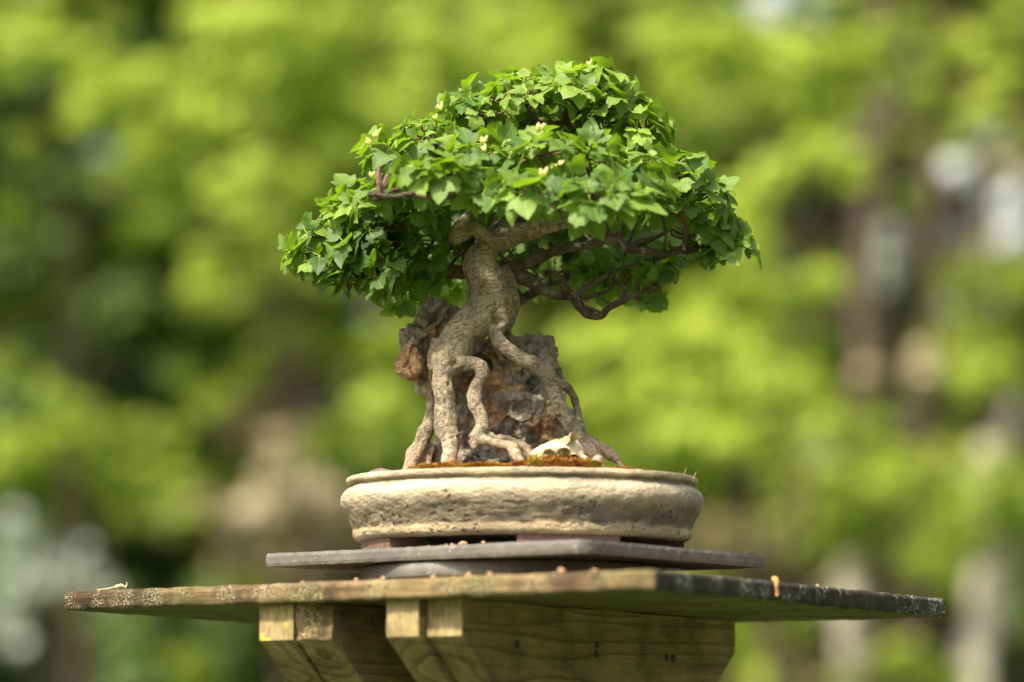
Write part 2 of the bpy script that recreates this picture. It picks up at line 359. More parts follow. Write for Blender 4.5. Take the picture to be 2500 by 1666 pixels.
def far_tree(name, base, clumps, label, cat, group, bark=M_fbark, lsize=0.075, dens=1.0, trunk_r=0.028, top=None, trunk=True):
    """clumps: list of (Vector, radius m, kind)"""
    t = thing(name, base, label, cat, group)
    cs = []
    for c, r, k in clumps:
        cnt = int(dens * 420 * (r / 0.3) ** 2)
        cs.append((tuple(c), (r, r * 0.8, r * 0.72), max(cnt, 20), k))
    V, F, mi, ti = leaves_cloud(cs, lsize)
    mesh('crown' if trunk else 'foliage', V, F, None, t, False, {'tint': ti}, list(FAR.values()), mi)
    mb = MB(); zc = sum(c.z for c, r, k in clumps) / len(clumps); zt = max(c.z for c, r, k in clumps)
    xm = sum(c.x for c, r, k in clumps) / len(clumps); ym = sum(c.y for c, r, k in clumps) / len(clumps)
    b0 = Vector(base) + Vector((0, 0.5, 0)); tp = Vector((xm, ym + 0.45, zt * 0.85 + 0.1 * b0.z))
    mids = [b0.lerp(tp, f) + Vector((random.uniform(-.12, .12), random.uniform(-.1, .1), 0)) * (f * (1 - f) * 4) for f in (0.25, 0.5, 0.75)]
    tube(mb, [b0 + Vector((0, 0, -0.05))] + mids + [tp], [trunk_r * 1.25, trunk_r, trunk_r * .75, trunk_r * .5, trunk_r * .15], 9, 5, 0.15, 4)
    for c, r, k in clumps[::5]:
        f = min(max((c.z - 0.5) / max(tp.z, 1) * 0.75, 0.15), 0.85)
        s = b0.lerp(tp, f); md = s.lerp(c, 0.55) + Vector((0, 0, 0.08))
        tube(mb, [s, md, c + Vector((0, .1, 0))], [trunk_r * 0.3, trunk_r * 0.2, trunk_r * 0.08], 6, 4)
    mesh('trunk', mb.V, mb.F, bark, t)
    return t
D = 1.0625
def C(x, y, r, Y, k='Y'): return (P(x * D, y * D, Y), r * D * Y / 9375.0, k)

# lime-leaved maples, sunlit boughs in layers
maples = [
 ((-2.2, 17.5), 'lime green tree whose boughs fill the upper left corner', [
   (40,110,75),(150,120,75),(235,210,90),(190,265,60),(330,190,75),(90,40,50),(250,60,45,'G'),(350,340,80),(380,430,75),(300,300,50,'G'),(330,530,60,'G'),(20,180,50,'G'),(390,520,40,'G'),(60,330,50,'G'),(0,60,40,'G'),(20,480,40,'G')]),
 ((-0.9, 17.0), 'lime green tree with wide layered boughs left of the bonsai crown', [
   (470,50,80),(560,60,95),(650,55,95),(760,70,80),(500,160,70),(620,150,100),(730,160,90),(430,250,70),(500,285,60),(780,250,90),(850,290,70),(700,240,80),(600,390,75),(530,440,75),(620,450,70),(690,430,65),(560,510,60),(470,590,52),(455,650,45),(650,520,50,'G'),(390,160,60),(760,350,60,'G')]),
 ((0.15, 17.8), 'lime green tree standing straight behind the bonsai', [
   (980,90,85),(1060,140,95),(1150,70,95),(1200,160,80),(950,190,80),(1280,60,70),(1260,130,60),(900,270,75),(1000,290,90,'G'),(1100,300,90),(1250,300,90,'G'),(1400,300,80,'G'),(1150,450,90,'G'),(1050,620,60,'G')]),
 ((1.35, 17.2), 'lime green tree with high boughs right of the bonsai crown', [
   (1500,90,60),(1580,90,75),(1680,90,85),(1770,120,90),(1860,130,75),(1960,130,75),(2020,90,55),(1560,190,70),(1640,250,70,'G'),(1850,230,85),(1940,260,60),(1600,330,60,'G'),(2100,60,60,'G'),(2150,130,50),(1760,210,55)]),
 ((1.5, 16.4), 'lime green tree with broad low boughs right of the trunk and rock', [
   (1880,350,75),(1960,390,65),(1780,400,75),(1700,470,75),(1720,560,75),(1720,650,75),(1800,690,85),(1890,650,60),(1640,760,75),(1740,800,80),(1430,780,80),(1520,850,80),(1340,800,75),(1600,900,85),(1690,900,95),(1790,880,90),(1870,900,60),(1450,930,80),(1350,920,70),(1560,1000,80),(1680,1010,75),(1500,1060,80,'G'),(1780,1000,70),(1400,1050,70,'G'),(1600,680,60),(1540,760,70),(1880,800,60),(1620,1110,60,'G'),(1900,980,60)]),
 ((2.25, 17.6), 'lime green small tree low on the right behind the end of the board', [
   (2000,1040,60),(2060,1070,70),(2020,1120,45),(2150,1180,60),(2200,1230,70),(2130,1290,60),(2230,1150,50),(1990,960,50),(2080,1520,75),(2180,1560,60),(1960,1560,50,'G'),(1720,1500,60),(1760,1560,60),(1830,1440,55,'G'),(1680,1450,50),(2230,870,60),(2290,850,55),(2200,820,40),(1790,1080,55,'G'),(1900,1080,50)]),
 ((2.5, 18.0), 'lime green tree with loose boughs along the right edge', [
   (2130,220,60,'G'),(2230,100,60),(2310,60,55,'G'),(2300,180,60),(2250,250,50),(2340,300,50,'G'),(2180,330,50,'G'),(2250,640,55,'G'),(2330,650,55),(2290,740,50,'G'),(2090,460,45),(2200,680,40,'G'),(2070,330,45,'G'),(2030,180,45,'G'),(2340,880,50,'G')]),
 ((-2.0, 16.6), 'lime green low branching tree at the lower left', [
   (20,1010,60),(60,1040,75),(150,980,70),(170,930,50,'G'),(210,1020,60,'G'),(10,1080,55),(270,1090,65,'G'),(340,1130,65,'G'),(410,1180,60,'G'),(330,1080,50),(120,900,45,'G'),(420,1100,50,'G'),(390,1000,60,'G'),(300,980,50,'G')]),
 ((-0.5, 17.6), 'soft green shrub between the pale plume and the rock', [
   (620,800,65,'G'),(560,860,50,'G'),(680,760,50,'G'),(880,930,80),(960,990,70),(820,900,60,'G'),(940,1060,60,'G'),(760,1000,60,'G'),(880,860,60,'G'),(490,930,60,'G'),(430,870,50,'G')]),
]
for (bx, by), lab, cl in maples:
    cl2 = [C(c[0], c[1], c[2], by + random.uniform(-0.6, 0.6), c[3] if len(c) > 3 else 'Y') for c in cl]
    shrub = 'shrub' in lab
    far_tree('shrub' if shrub else 'maple_tree', (bx, by, 0), cl2, lab, 'shrub' if shrub else 'tree', None, lsize=0.085)

# darker trees and hedge behind them: map of what fills each 196 px cell
rows = ["GGGGGYGGGGBG",
        "DGGGGGGGGGBB",
        "DGDGGGGGGDBB",
        "DDGGBBGGGBDG",
        "DDDDGGYYYBDD",
        "GGDDGGYGGGBD",
        "DDDTDDDDBBGG",
        "DDDDDDDDGBDD"]
holes = [(2330,500,14),(1765,-10,16)]
hedge_x = [-3.1, -2.2, -1.3, -0.4, 0.5, 1.4, 2.3, 3.2]
labs = ['dark hedge tree at the far left edge', 'dark brown hedge tree second from the left edge', 'deep green hedge tree behind the pale straw plume',
        'olive hedge tree left of the bonsai trunk', 'hedge tree hidden for the most part behind the bonsai', 'olive hedge tree right of the bonsai crown',
        'brown and green hedge tree under the small pale sky gaps', 'dark hedge tree at the right edge beside the brightest sky gap']
byt = {i: [] for i in range(8)}
for j in range(-1, 18):
    for i in range(-2, 26):
        x, y = i * 98 + random.uniform(-35, 35), j * 98 + random.uniform(-35, 35)
        if any(math.hypot(x - hx, (y - hy) * 0.8) < hr + 22 for hx, hy, hr in holes): continue
        k = rows[min(max(int(y // 196), 0), 7)][min(max(int(x // 196), 0), 11)]
        if random.random() < 0.25: k = random.choice('DGBG')
        c, r, k = C(x, y, 100, random.uniform(21.0, 23.5), k)
        nearh = [math.hypot(x - hx, y - hy) - hr for hx, hy, hr in holes]
        r = min(r, max(min(nearh), 30) * D * 22 / 9375.0) if min(nearh) < 110 else r
        byt[min(range(8), key=lambda q: abs(hedge_x[q] - c.x))].append((c, r, k))
for q in range(8):
    cl = byt[q]
    if not cl: continue
    for z in (0.5, 1.1): cl += [(Vector((hedge_x[q] + random.uniform(-.5, .5), 22.3, z)), 0.6, 'D') for _ in range(2)]
    far_tree('hedge_tree', (hedge_x[q], 22.3, 0), cl, labs[q], 'tree', None, lsize=0.12, dens=0.9, trunk_r=0.035)

# pale plumes, silver shrub, copper shrub
def shrub(name, x, Y, cl, lab, cat='shrub', ls=0.08, dens=1.2):
    cc = [C(c[0], c[1], c[2], Y + random.uniform(-.2, .2), c[3]) for c in cl]
    b = P(x * D, 1500, Y)
    far_tree(name, (b.x, Y, 0), cc, lab, cat, None, lsize=ls, dens=dens, trunk_r=0.03, trunk=False)
shrub('plume_bush', 650, 19.0, [(640,1010,45,'T'),(630,1080,55,'T'),(690,1110,60,'T'),(600,1170,70,'T'),(680,1180,80,'T'),(740,1150,60,'T'),(760,1220,55,'T'),(620,1250,60,'B'),(560,1300,60,'B'),(680,1290,70,'B'),(580,1360,50,'G')], 'pale straw coloured bush behind the left end of the pot')
shrub('silver_shrub', 100, 18.6, [(30,1190,45,'W'),(60,1250,50,'W'),(160,1290,70,'W'),(100,1330,70,'W'),(200,1340,55,'W'),(30,1330,50,'W'),(10,1420,50,'W'),(40,1480,35,'W'),(240,1370,35,'W'),(110,1210,40,'D'),(10,1230,40,'W')], 'silvery pale leaved shrub at the lower left edge')
shrub('copper_shrub', 1860, 19.0, [(1850,1120,40,'R'),(1880,1170,45,'R'),(1800,1210,45,'B'),(1760,1260,55,'T'),(1790,1300,45,'B'),(1860,1230,40,'B')], 'reddish brown shrub just above the right end of the slate slab')

def spot_tree(base, heads, lab):  # added tree; its pale clumps stand in for blurred sky highlights
    t = thing('highlight_tree', base, lab, 'tree'); cs = []
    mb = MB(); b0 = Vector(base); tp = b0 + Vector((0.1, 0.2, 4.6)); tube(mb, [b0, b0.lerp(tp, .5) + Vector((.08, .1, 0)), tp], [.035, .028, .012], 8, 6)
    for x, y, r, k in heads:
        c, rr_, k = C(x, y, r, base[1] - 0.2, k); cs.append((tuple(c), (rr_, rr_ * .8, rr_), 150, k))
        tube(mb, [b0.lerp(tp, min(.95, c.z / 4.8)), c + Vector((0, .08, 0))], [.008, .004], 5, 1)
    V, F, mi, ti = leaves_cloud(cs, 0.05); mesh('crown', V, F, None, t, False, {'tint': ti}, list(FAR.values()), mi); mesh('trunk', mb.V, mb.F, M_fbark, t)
spot_tree((2.75, 19.0, 0), [(2200,390,38,'P'),(2322,470,36,'P'),(2326,545,40,'P'),(2345,430,30,'P'),(2240,300,22,'W'),(2290,330,22,'W'),(2205,375,20,'P'),(2250,620,12,'P'),(2290,690,10,'P'),(2180,700,12,'P')], 'added slender tree with white clumps in place of bright sky spots by the right edge')
spot_tree((2.05, 20.4, 0), [(2030,235,34,'W'),(2030,205,24,'P'),(2160,550,30,'W'),(2040,540,28,'W'),(2045,600,30,'W'),(2030,650,26,'W'),(1960,300,10,'P'),(2110,120,12,'P'),(2080,440,11,'P'),(1985,420,9,'P')], 'added slender tree with grey white clumps in place of sky spots left of the bright white ones')
spot_tree((1.35, 20.6, 0), [(1765,10,40,'P'),(1700,5,26,'W'),(1875,30,34,'W')], 'added slender tree whose white clumps, in place of sky light, touch the top edge right of the crown')
# tall trunks on the right
def bare(name, pts, rad, Y, bark, lab):
    p = [P(x * D, y * D, Y) for x, y in pts]; base = Vector((p[0].x, Y, 0))
    t = thing(name, base, lab, 'tree', None)
    mb = MB(); tube(mb, [base - Vector((0, 0, .05))] + p, [rad[0] * 1.1] + rad, 12, 6, 0.12, 5)
    mesh('trunk', mb.V, mb.F, bark, t)
    top = p[-1]
    cl = [(top + Vector((random.uniform(-.5, .5), random.uniform(-.3, .3), random.uniform(0.0, .6))), 0.28, random.choice('GGY')) for _ in range(5)]
    cs = [(tuple(c), (r, r, r * .8), 120, k) for c, r, k in cl]
    V, F, mi, ti = leaves_cloud(cs, 0.08); mesh('crown', V, F, None, t, False, {'tint': ti}, list(FAR.values()), mi)
bare('bare_trunk_tree', [(2010,1568),(2000,1250),(1985,1000),(1990,800),(1985,600),(2010,300),(2020,-80)], [.085,.08,.075,.07,.065,.05,.04], 18.8, M_fbark, 'tree with a tall brown bare trunk right of the bonsai')
bare('bare_trunk_tree', [(2120,1568),(2140,1200),(2150,900),(2160,600),(2130,200),(2120,-80)], [.08,.07,.065,.06,.05,.04], 19.3, M_fbark, 'tree with a brown trunk behind the pale round leaves on the right')
bare('birch_tree', [(2235,1568),(2250,1470),(2290,1350),(2330,1240)], [.085,.085,.075,.05], 18.2, M_pbark, 'leaning pale birch at the lower right edge')
bare('birch_tree', [(1960,1568),(1955,1400),(1965,1290),(1955,1230)], [.07,.085,.085,.05], 18.4, M_pbark, 'short pale stemmed birch above the right end of the board')
bare('birch_tree', [(2250,1130),(2290,1060),(2320,980),(2340,900)], [.05,.055,.045,.03], 19.0, M_pbark, 'thin pale tan birch stem above the leaning birch')
shrub('highlight_shrub', 2010, 18.8, [(2010,800,34,'T'),(2020,850,34,'T'),(2000,850,30,'T')], 'added shrub with tan clumps for light spots left of the cream one', ls=0.07, dens=2.0)  # added shrubs, here and below: pale clumps imitate round highlights
shrub('highlight_shrub', 2130, 18.8, [(2130,815,34,'T'),(2120,860,32,'T'),(2145,850,30,'W')], 'added shrub with cream clumps for light spots right of the tan one', ls=0.07, dens=2.0)
shrub('highlight_shrub', 2030, 20.2, [(2020,590,34,'W'),(2040,640,34,'G'),(2030,530,30,'W'),(2150,550,34,'W'),(2170,600,26,'G'),(2200,700,28,'W')], 'added grey green shrub with pale clumps for light spots high on the right', ls=0.06, dens=0.8)

# ------------------------------------------------------------------ display stand: weathered planks on paired corbel beams and a post
ZB = EYE + 0.190; TB = 0.0205; ZT = ZB + TB
cL = PZ(158, 1491, ZB); cN = PZ(1600, 1441, ZB); cR = PZ(2310, 1507, ZB)
eu = (cN - cL); ev = (cR - cN); LU, LV = eu.length, ev.length; U = eu / LU; Vv = ev / LV
def BV(u, v, z=0.0): return cL + U * u + Vv * v + Vector((0, 0, z))   # board coordinates in metres, z from the underside
angU = math.atan2(U.y, U.x)
RU = (0, 0, -angU); 
M_side = mat_wood('plank_side', [(0.3, (0.10, 0.068, 0.036)), (0.5, (0.25, 0.17, 0.09)), (0.7, (0.38, 0.28, 0.15))], RU, 0.55, (0.58, 0.48, 0.29), 0.3, 0.75)
M_sided = mat_wood('plank_side_worn_tip', [(0.3, (0.022, 0.015, 0.010)), (0.5, (0.06, 0.038, 0.022)), (0.7, (0.12, 0.08, 0.045))], RU, 0.9, (0.55, 0.49, 0.32), 0.1, 0.4, lsc=650)
M_end = mat_wood('plank_end_grain', [(0.3, (0.022, 0.02, 0.018)), (0.5, (0.05, 0.044, 0.038)), (0.7, (0.085, 0.075, 0.062))], RU, 0.40, (0.50, 0.53, 0.42), 0.0, 0.3, (40, 40, 8), 300)
M_under = mat_wood('plank_underside', [(0.3, (0.035, 0.03, 0.014)), (0.5, (0.09, 0.075, 0.036)), (0.7, (0.15, 0.125, 0.065))], RU, 0, green=0.3)
M_beam = mat_wood('beam_pine', [(0.38, (0.10, 0.07, 0.028)), (0.48, (0.28, 0.215, 0.11)), (0.60, (0.38, 0.30, 0.17))], (0, 0, -(angU + math.pi / 2)), 0, green=0.18, ring=(3, 30, 55))
def contour_grain(m):
    nt = m.node_tree; b = next(n for n in nt.nodes if n.type == 'BSDF_PRINCIPLED'); old = b.inputs['Base Color'].links[0].from_socket
    g = coords(nt, (0.9, 5, 13), (0, 0, -(angU + math.pi / 2)))
    n_ = nz(nt, g, 1.0, 2, 0.45, 0.25)
    fr = mth(nt, 'FRACT', mth(nt, 'MULTIPLY', mth(nt, 'ADD', n_, mth(nt, 'MULTIPLY', nz(nt, coords(nt), 60, 4), 0.02)), 14.0))
    ln = ramp(nt, fr, [(0.0, (0.95, 0.92, 0.85)), (0.62, (0.80, 0.72, 0.60)), (0.88, (0.30, 0.22, 0.14)), (0.93, (0.30, 0.22, 0.14)), (1.0, (0.95, 0.92, 0.85))])
    st = ramp(nt, nz(nt, coords(nt), 16, 8, 0.68), [(0.32, (0.35, 0.33, 0.27)), (0.5, (0.85, 0.8, 0.68)), (0.68, (1.2, 1.12, 1.0))])
    base = mix(nt, 0.62, mix(nt, 0.7, old, (0.29, 0.245, 0.165)), ln, 'MULTIPLY')
    pk = ramp(nt, nz(nt, coords(nt), 210, 3, 0.6), [(0.66, G), (0.70, W1)]); pz_ = ramp(nt, nz(nt, coords(nt), 20, 2), [(0.5, G), (0.62, W1)])
    col = mix(nt, 0.8, base, st, 'MULTIPLY')
    setc(nt, b, mix(nt, mth(nt, 'MULTIPLY', mth(nt, 'MULTIPLY', pk, pz_), 0.8), col, (0.03, 0.025, 0.018)))
contour_grain(M_beam)
M_beamend = mat_wood('beam_end_lichen', [(0.3, (0.20, 0.16, 0.08)), (0.5, (0.38, 0.30, 0.15)), (0.7, (0.52, 0.43, 0.25))], (0, 0, 0), 0.55, (0.56, 0.44, 0.05), 0.35, 0.45, (90, 90, 14), 45)
M_rot = mat_wood('rotted_end', [(0.3, (0.07, 0.045, 0.03)), (0.5, (0.22, 0.15, 0.08)), (0.7, (0.50, 0.38, 0.22))], (0, 0, 0), 0.3, (0.5, 0.4, 0.2), 0.2, 0.7, (60, 60, 60), 300)
stand = thing('display_stand', Vector((BV(LU / 2, LV / 2).x, BV(LU / 2, LV / 2).y, 0)), 'weathered square wooden stand carrying the slab and bonsai', 'stand')

def slab_mesh(fn, su, sv, sz, jag=0.0, seed=0.0, fr=40):
    """box of su x sv x sz cells through fn(a,b,c in 0..1) -> point; returns V,F and face side ids"""
    V = []; idx = {}
    F = []; S = []
    def vid(i, j, k):
        if (i, j, k) not in idx:
            p = fn(i / su, j / sv, k / sz)
            if jag:
                q = p * fr + Vector((seed, seed * 2, 0))
                p = p + Vector((noise.noise(q), noise.noise(q + Vector((9, 0, 0))), noise.noise(q + Vector((0, 9, 0))))) * jag
            idx[(i, j, k)] = len(V); V.append(p)
        return idx[(i, j, k)]
    for i in range(su):
        for j in range(sv):
            F.append((vid(i, j, 0), vid(i, j + 1, 0), vid(i + 1, j + 1, 0), vid(i + 1, j, 0))); S.append(0)
            F.append((vid(i, j, sz), vid(i + 1, j, sz), vid(i + 1, j + 1, sz), vid(i, j + 1, sz))); S.append(1)
    for i in range(su):
        for k in range(sz):
            F.append((vid(i, 0, k), vid(i + 1, 0, k), vid(i + 1, 0, k + 1), vid(i, 0, k + 1))); S.append(2)
            F.append((vid(i, sv, k), vid(i, sv, k + 1), vid(i + 1, sv, k + 1), vid(i + 1, sv, k))); S.append(3)
    for j in range(sv):
        for k in range(sz):
            F.append((vid(0, j, k), vid(0, j, k + 1), vid(0, j + 1, k + 1), vid(0, j + 1, k))); S.append(4)
            F.append((vid(su, j, k), vid(su, j + 1, k), vid(su, j + 1, k + 1), vid(su, j, k + 1))); S.append(5)
    return V, F, S
def rnd_edge(t, n, w=0.5):                 # pulls the first and last rows inward for worn arrises
    return t
def vpar(px, py=1470):                     # where along the right-hand edge a pixel lies
    best = min(range(0, 701), key=lambda i: abs((lambda q: 1250 + 9375 * q.x / (q.y * cP + (q.z - EYE) * sP))(BV(LU, LV * i / 700, 0)) - px))
    return LV * best / 700
cuts = [0, vpar(1893), vpar(2052), LV]
print('cuts', cuts, LU, LV)
gap = 0.0035
for n_, (a, b_) in enumerate(zip(cuts[:-1], cuts[1:])):
    v0, v1 = a + (gap / 2 if n_ else 0), b_ - (gap / 2 if n_ < 2 else 0)
    def f(x, y, z, v0=v0, v1=v1):
        e = 0.0022                                   # softened arris
        zz = z * TB
        k = (abs(z - 0.5) > 0.49)
        u = x * LU; v = v0 + y * (v1 - v0)
        if k:
            if x < 1e-6: u += e
            if x > 1 - 1e-6: u -= e
            if y < 1e-6: v += e
            if y > 1 - 1e-6: v -= e
        if z < 0.5: u -= 0.0
        return BV(u, v, zz)
    V, F, S = slab_mesh(f, 150, max(6, int((v1 - v0) / 0.006)), 6, 0.0016, n_ * 3.7, 45)
    cx = [sum((V[q] for q in fc), Vector()) / 4 for fc in F]
    mi = []
    for s, c in zip(S, cx):
        if s == 0: mi.append(3)
        elif s == 1: mi.append(0)
        elif s in (2, 3):
            uu = (c - cL).dot(U) / LU + 0.05 * noise.noise(c * 60)
            mi.append(3 if (s == 2 and n_ > 0) or (s == 3 and n_ < 2) else 1 if uu < 0.18 else 0)
        else: mi.append(2)
    mesh('plank', V, F, None, stand, True, None, [M_side, M_sided, M_end, M_under], mi)

def beam(u0, u1, v0, v1, h, endmat, rot=False):
    """corbel beam: flat under the planks, both ends sawn straight then cut away at a slope"""
    prof = [(v0, 0), (v0, -0.037), (v0 + 0.115, -h), (v1 - 0.115, -h), (v1, -0.037), (v1, 0)]
    V = []; F = []; S = []
    n = 16
    # outline resampled
    pts = []
    for (a0, z0), (a1, z1) in zip(prof, prof[1:] + prof[:1]):
        m_ = max(2, int(math.hypot(a1 - a0, z1 - z0) / 0.007))
        for q in range(m_): pts.append((a0 + (a1 - a0) * q / m_, z0 + (z1 - z0) * q / m_))
    na = len(pts); nu = 5
    for j in range(nu + 1):
        for v, z in pts:
            p = BV(u0 + (u1 - u0) * j / nu, v, z - 0.0008)
            q = p * 60 + Vector((u0 * 50, 0, 0))
            w = 0.0012 + (0.0028 if rot and v < v0 + 0.06 else 0)
            p = p + Vector((noise.noise(q), noise.noise(q + Vector((7, 0, 0))), 0)) * w
            if rot and v < v0 + 0.05 and z < -0.03: p = p + Vector((0, 0, 0.003 * noise.noise(q * 2)))
            V.append(p)
    for j in range(nu):
        for i in range(na):
            i2 = (i + 1) % na
            F.append((j * na + i, j * na + i2, (j + 1) * na + i2, (j + 1) * na + i))
            vm = (pts[i][0] + pts[i2][0]) / 2
            S.append(1 if vm < v0 + 0.001 else 0)
    F.append(tuple(range(na))[::-1]); S.append(0); F.append(tuple(nu * na + i for i in range(na))); S.append(0)
    bm = mesh('beam', V, F, None, stand, False, None, [M_beam, endmat], S)
    return bm
BS = 0.016
beam(0.260, 0.305, BS, LV - .058, 0.125, M_beamend)
beam(0.3075, 0.354, BS + 0.004, LV - .058, 0.125, M_rot, True)
beam(0.430, 0.471, BS - 0.004, LV - .058, 0.125, M_beamend)
big = beam(0.473, 0.516, BS + 0.010, LV - .058, 0.125, M_beamend)
# post between the pairs
def boxf(u0, u1, v0, v1, z0, z1): return lambda a, b_, c: BV(u0 + (u1 - u0) * a, v0 + (v1 - v0) * b_, z0 + (z1 - z0) * c)
V, F, S = slab_mesh(boxf(0.3555, 0.4285, 0.30, 0.385, -ZB - 0.02, -0.002), 6, 6, 60, 0.001)
mesh('post', V, F, M_beam, stand, False)
V, F, S = slab_mesh(boxf(0.3555, 0.4285, 0.03, 0.299, -0.05, -0.0015), 6, 30, 6, 0.001)
# screws in the big beam's side
m, nt, b, o = nmat('dark_screw'); setc(nt, b, (0.05, 0.045, 0.04)); b.inputs['Metallic'].default_value = 0.6; b.inputs['Roughness'].default_value = 0.5; M_screw = m
def beam_side_pt(px, py):
    r = ray(px, py); o_ = Vector((0, 0, EYE)); n_ = U; p0 = BV(0.5163, 0, 0)
    t = (p0 - o_).dot(n_) / r.dot(n_); return o_ + r * t
for k_, (px, py) in enumerate([(1263, 1573), (1458, 1576), (1457, 1598), (1645, 1609), (1629, 1607)]):
    c = beam_side_pt(px, py); mb = MB(); rr = 0.0042 if k_ != 3 else 0.0052
    s = 14
    V = []; F = []
    for rad_, dx in ((rr, -0.001), (rr, 0.0008), (rr * 0.75, 0.0013), (rr * 0.3, 0.0002)):
        for q in range(s):
            a = 2 * math.pi * q / s; V.append(c + U * dx + Vv * math.cos(a) * rad_ + Vector((0, 0, 1)) * math.sin(a) * rad_)
    for j in range(3):
        for q in range(s): F.append((j * s + q, j * s + (q + 1) % s, (j + 1) * s + (q + 1) % s, (j + 1) * s + q))
    F.append(tuple(range(3 * s, 4 * s)))
    mesh('screw', V, F, M_screw, stand)
# rust-orange resin run at the seam
m, nt, b, o = nmat('resin'); setc(nt, b, ramp(nt, nz(nt, coords(nt), 300, 4), [(0.35, (0.28, 0.13, 0.04)), (0.6, (0.58, 0.33, 0.10))])); b.inputs['Roughness'].default_value = 0.6
mb = MB(); c0 = BV(LU + 0.001, cuts[1], TB + 0.001)
tube(mb, [c0 + Vector((-.004, .001, .001)), c0 + Vector((0, 0, .0005)), c0 + Vector((.0005, 0, -.008)), c0 + Vector((.001, 0, -.0165))], [.0022, .0030, .0022, .0026], 10, 4, .5, 300)
mesh('resin_drip', mb.V, mb.F, m, stand)

# ------------------------------------------------------------------ turntable, slate slab
ZS = EYE + 0.237; TS = 0.0140
sL = PZ(649.5, 1383.6, ZS); sN = PZ(1424, 1349.5, ZS); sR = PZ(1864, 1391.6, ZS)
su_ = (sN - sL).normalized(); sv_ = Vector((-su_.y, su_.x, 0)); sLU = (sN - sL).length; sLV = (sR - sN).dot(sv_)
for _ in range(200):                        # shorten until its right corner stands where the photo shows it
    q_ = sL + su_ * sLU + sv_ * sLV
    if 1250 + 9375 * q_.x / (q_.y * cP + (q_.z - EYE) * sP) > 1865: sLV -= 0.0005
print('slab', sLU, sLV, (sR - sN).dot(su_))
sc = sL + su_ * sLU / 2 + sv_ * sLV / 2
slab = thing('stone_slab', sc, 'thin grey square slab lying between pot and turntable', 'slab')
slab.location.z = ZS
bm = bmesh.new()
NN = 40
def sf(a, b_, c): 
    e = 0.0010; u = a * sLU; v = b_ * sLV
    if abs(c - .5) > .49:
        if a < 1e-6: u += e
        if a > 1 - 1e-6: u -= e
        if b_ < 1e-6: v += e
        if b_ > 1 - 1e-6: v -= e
    rr_ = 0.020; du, dv = sLU - u, v               # rounded front corner
    if du < rr_ and dv < rr_:
        q = Vector((rr_ - du, rr_ - dv)); m_ = max(q.x, q.y)
        if q.length > 1e-9: q = q.normalized() * m_
        u, v = sLU - rr_ + q.x, rr_ - q.y
    return sL + su_ * u + sv_ * v + Vector((0, 0, c * TS))
V, F, S = slab_mesh(sf, 110, 110, 4, 0.0007, 2, 130)
mesh('slab_plate', V, F, M_slab, slab, False)
rT = 0.164; tc_ = sL + su_ * (sLU * 0.49) + sv_ * (rT + 0.0035)
tt = thing('turntable', Vector((tc_.x, tc_.y, ZT)), 'low round grey turntable under the stone slab', 'turntable')
def lathe(name, prof, c, mat, parent, seg=128, smooth=True, fn=None):
    V = []; F = []
    for r, z in prof:
        for k in range(seg):
            a = 2 * math.pi * k / seg; rr = r
            p = Vector((c.x + rr * math.cos(a), c.y + rr * math.sin(a), z))
            if fn: p = fn(p, a, r, z)
            V.append(p)
    for j in range(len(prof) - 1):
        for k in range(seg): F.append((j * seg + k, j * seg + (k + 1) % seg, (j + 1) * seg + (k + 1) % seg, (j + 1) * seg + k))
    F.append(tuple(range(seg - 1, -1, -1))); e = (len(prof) - 1) * seg; F.append(tuple(range(e, e + seg)))
    return mesh(name, V, F, mat, parent, smooth)
z0, z1 = ZT + 0.0012, ZS - 0.0008
lathe('turntable_base', [(rT - 0.004, z0), (rT - 0.003, z0 + 0.006), (rT - 0.010, z0 + 0.007)], tc_, M_turn, tt)
lathe('turntable_disc', [(rT - 0.012, z0 + 0.0075), (rT - 0.001, z0 + 0.0078), (rT, z0 + 0.009), (rT, z1 - 0.003), (rT - 0.0025, z1 - 0.0006), (rT - 0.006, z1)], tc_, M_turn, tt)

# ------------------------------------------------------------------ pot
pc = P(1275, 1180, 4.2); pc.z = 0; ZP = EYE
pot = thing('bonsai_pot', Vector((pc.x, pc.y, ZS + TS)), 'shallow round cream pot with crusty mottled glaze holding the tree', 'pot')
prof = [(0.150, .2668), (0.168, .2652), (0.1785, .2660), (0.1835, .2688), (0.1852, .2735), (0.1846, .2775), (0.1856, .2805), (0.1885, .2870), (0.1925, .2945), (0.1962, .3015), (0.1982, .3075),
        (0.1980, .3130), (0.1958, .3180), (0.1915, .3222), (0.1880, .3245), (0.1868, .3262), (0.1874, .3275), (0.1905, .3282), (0.1922, .3300), (0.1924, .3325), (0.1910, .3348), (0.1885, .3358),
        (0.1845, .3355), (0.1815, .3335), (0.1800, .3280), (0.1790, .3150), (0.178, .290), (0.12, .285)]
pp, rr = catmull([Vector((r, 0, z)) for r, z in prof], [0] * len(prof), 5)
OV = 0.80                                   # the pot is oval: less deep than wide
def potfn(p, a, r, z):
    q = Vector((p.x, p.y, p.z)); lobes = 1 + 0.0045 * math.cos(4 * (a - 0.3))
    n1 = noise.noise(q * 55) * 0.0011 + noise.noise(q * 140) * 0.0007
    n2 = noise.noise(Vector((q.x * 90, q.y * 90, q.z * 160)))
    h = (z - ZP - .266) / .07
    w = 0.35 + 0.9 * math.exp(-((h - 0.35) / 0.28) ** 2) if h < 0.85 else 0.25
    if .335 > z - ZP > 0.3: n2 *= 0.4
    d = n1 * w * 1.4 - max(0, n2 - 0.25) * 0.004 * w
    k = (r * lobes + d) / max(r, 1e-6)
    return Vector((pc.x + (p.x - pc.x) * k, pc.y + (p.y - pc.y) * k * OV, p.z + n1 * 0.5))
lathe('pot_bowl', [(v.x, v.z + ZP) for v in pp], pc, M_pot, pot, 420, True, potfn)
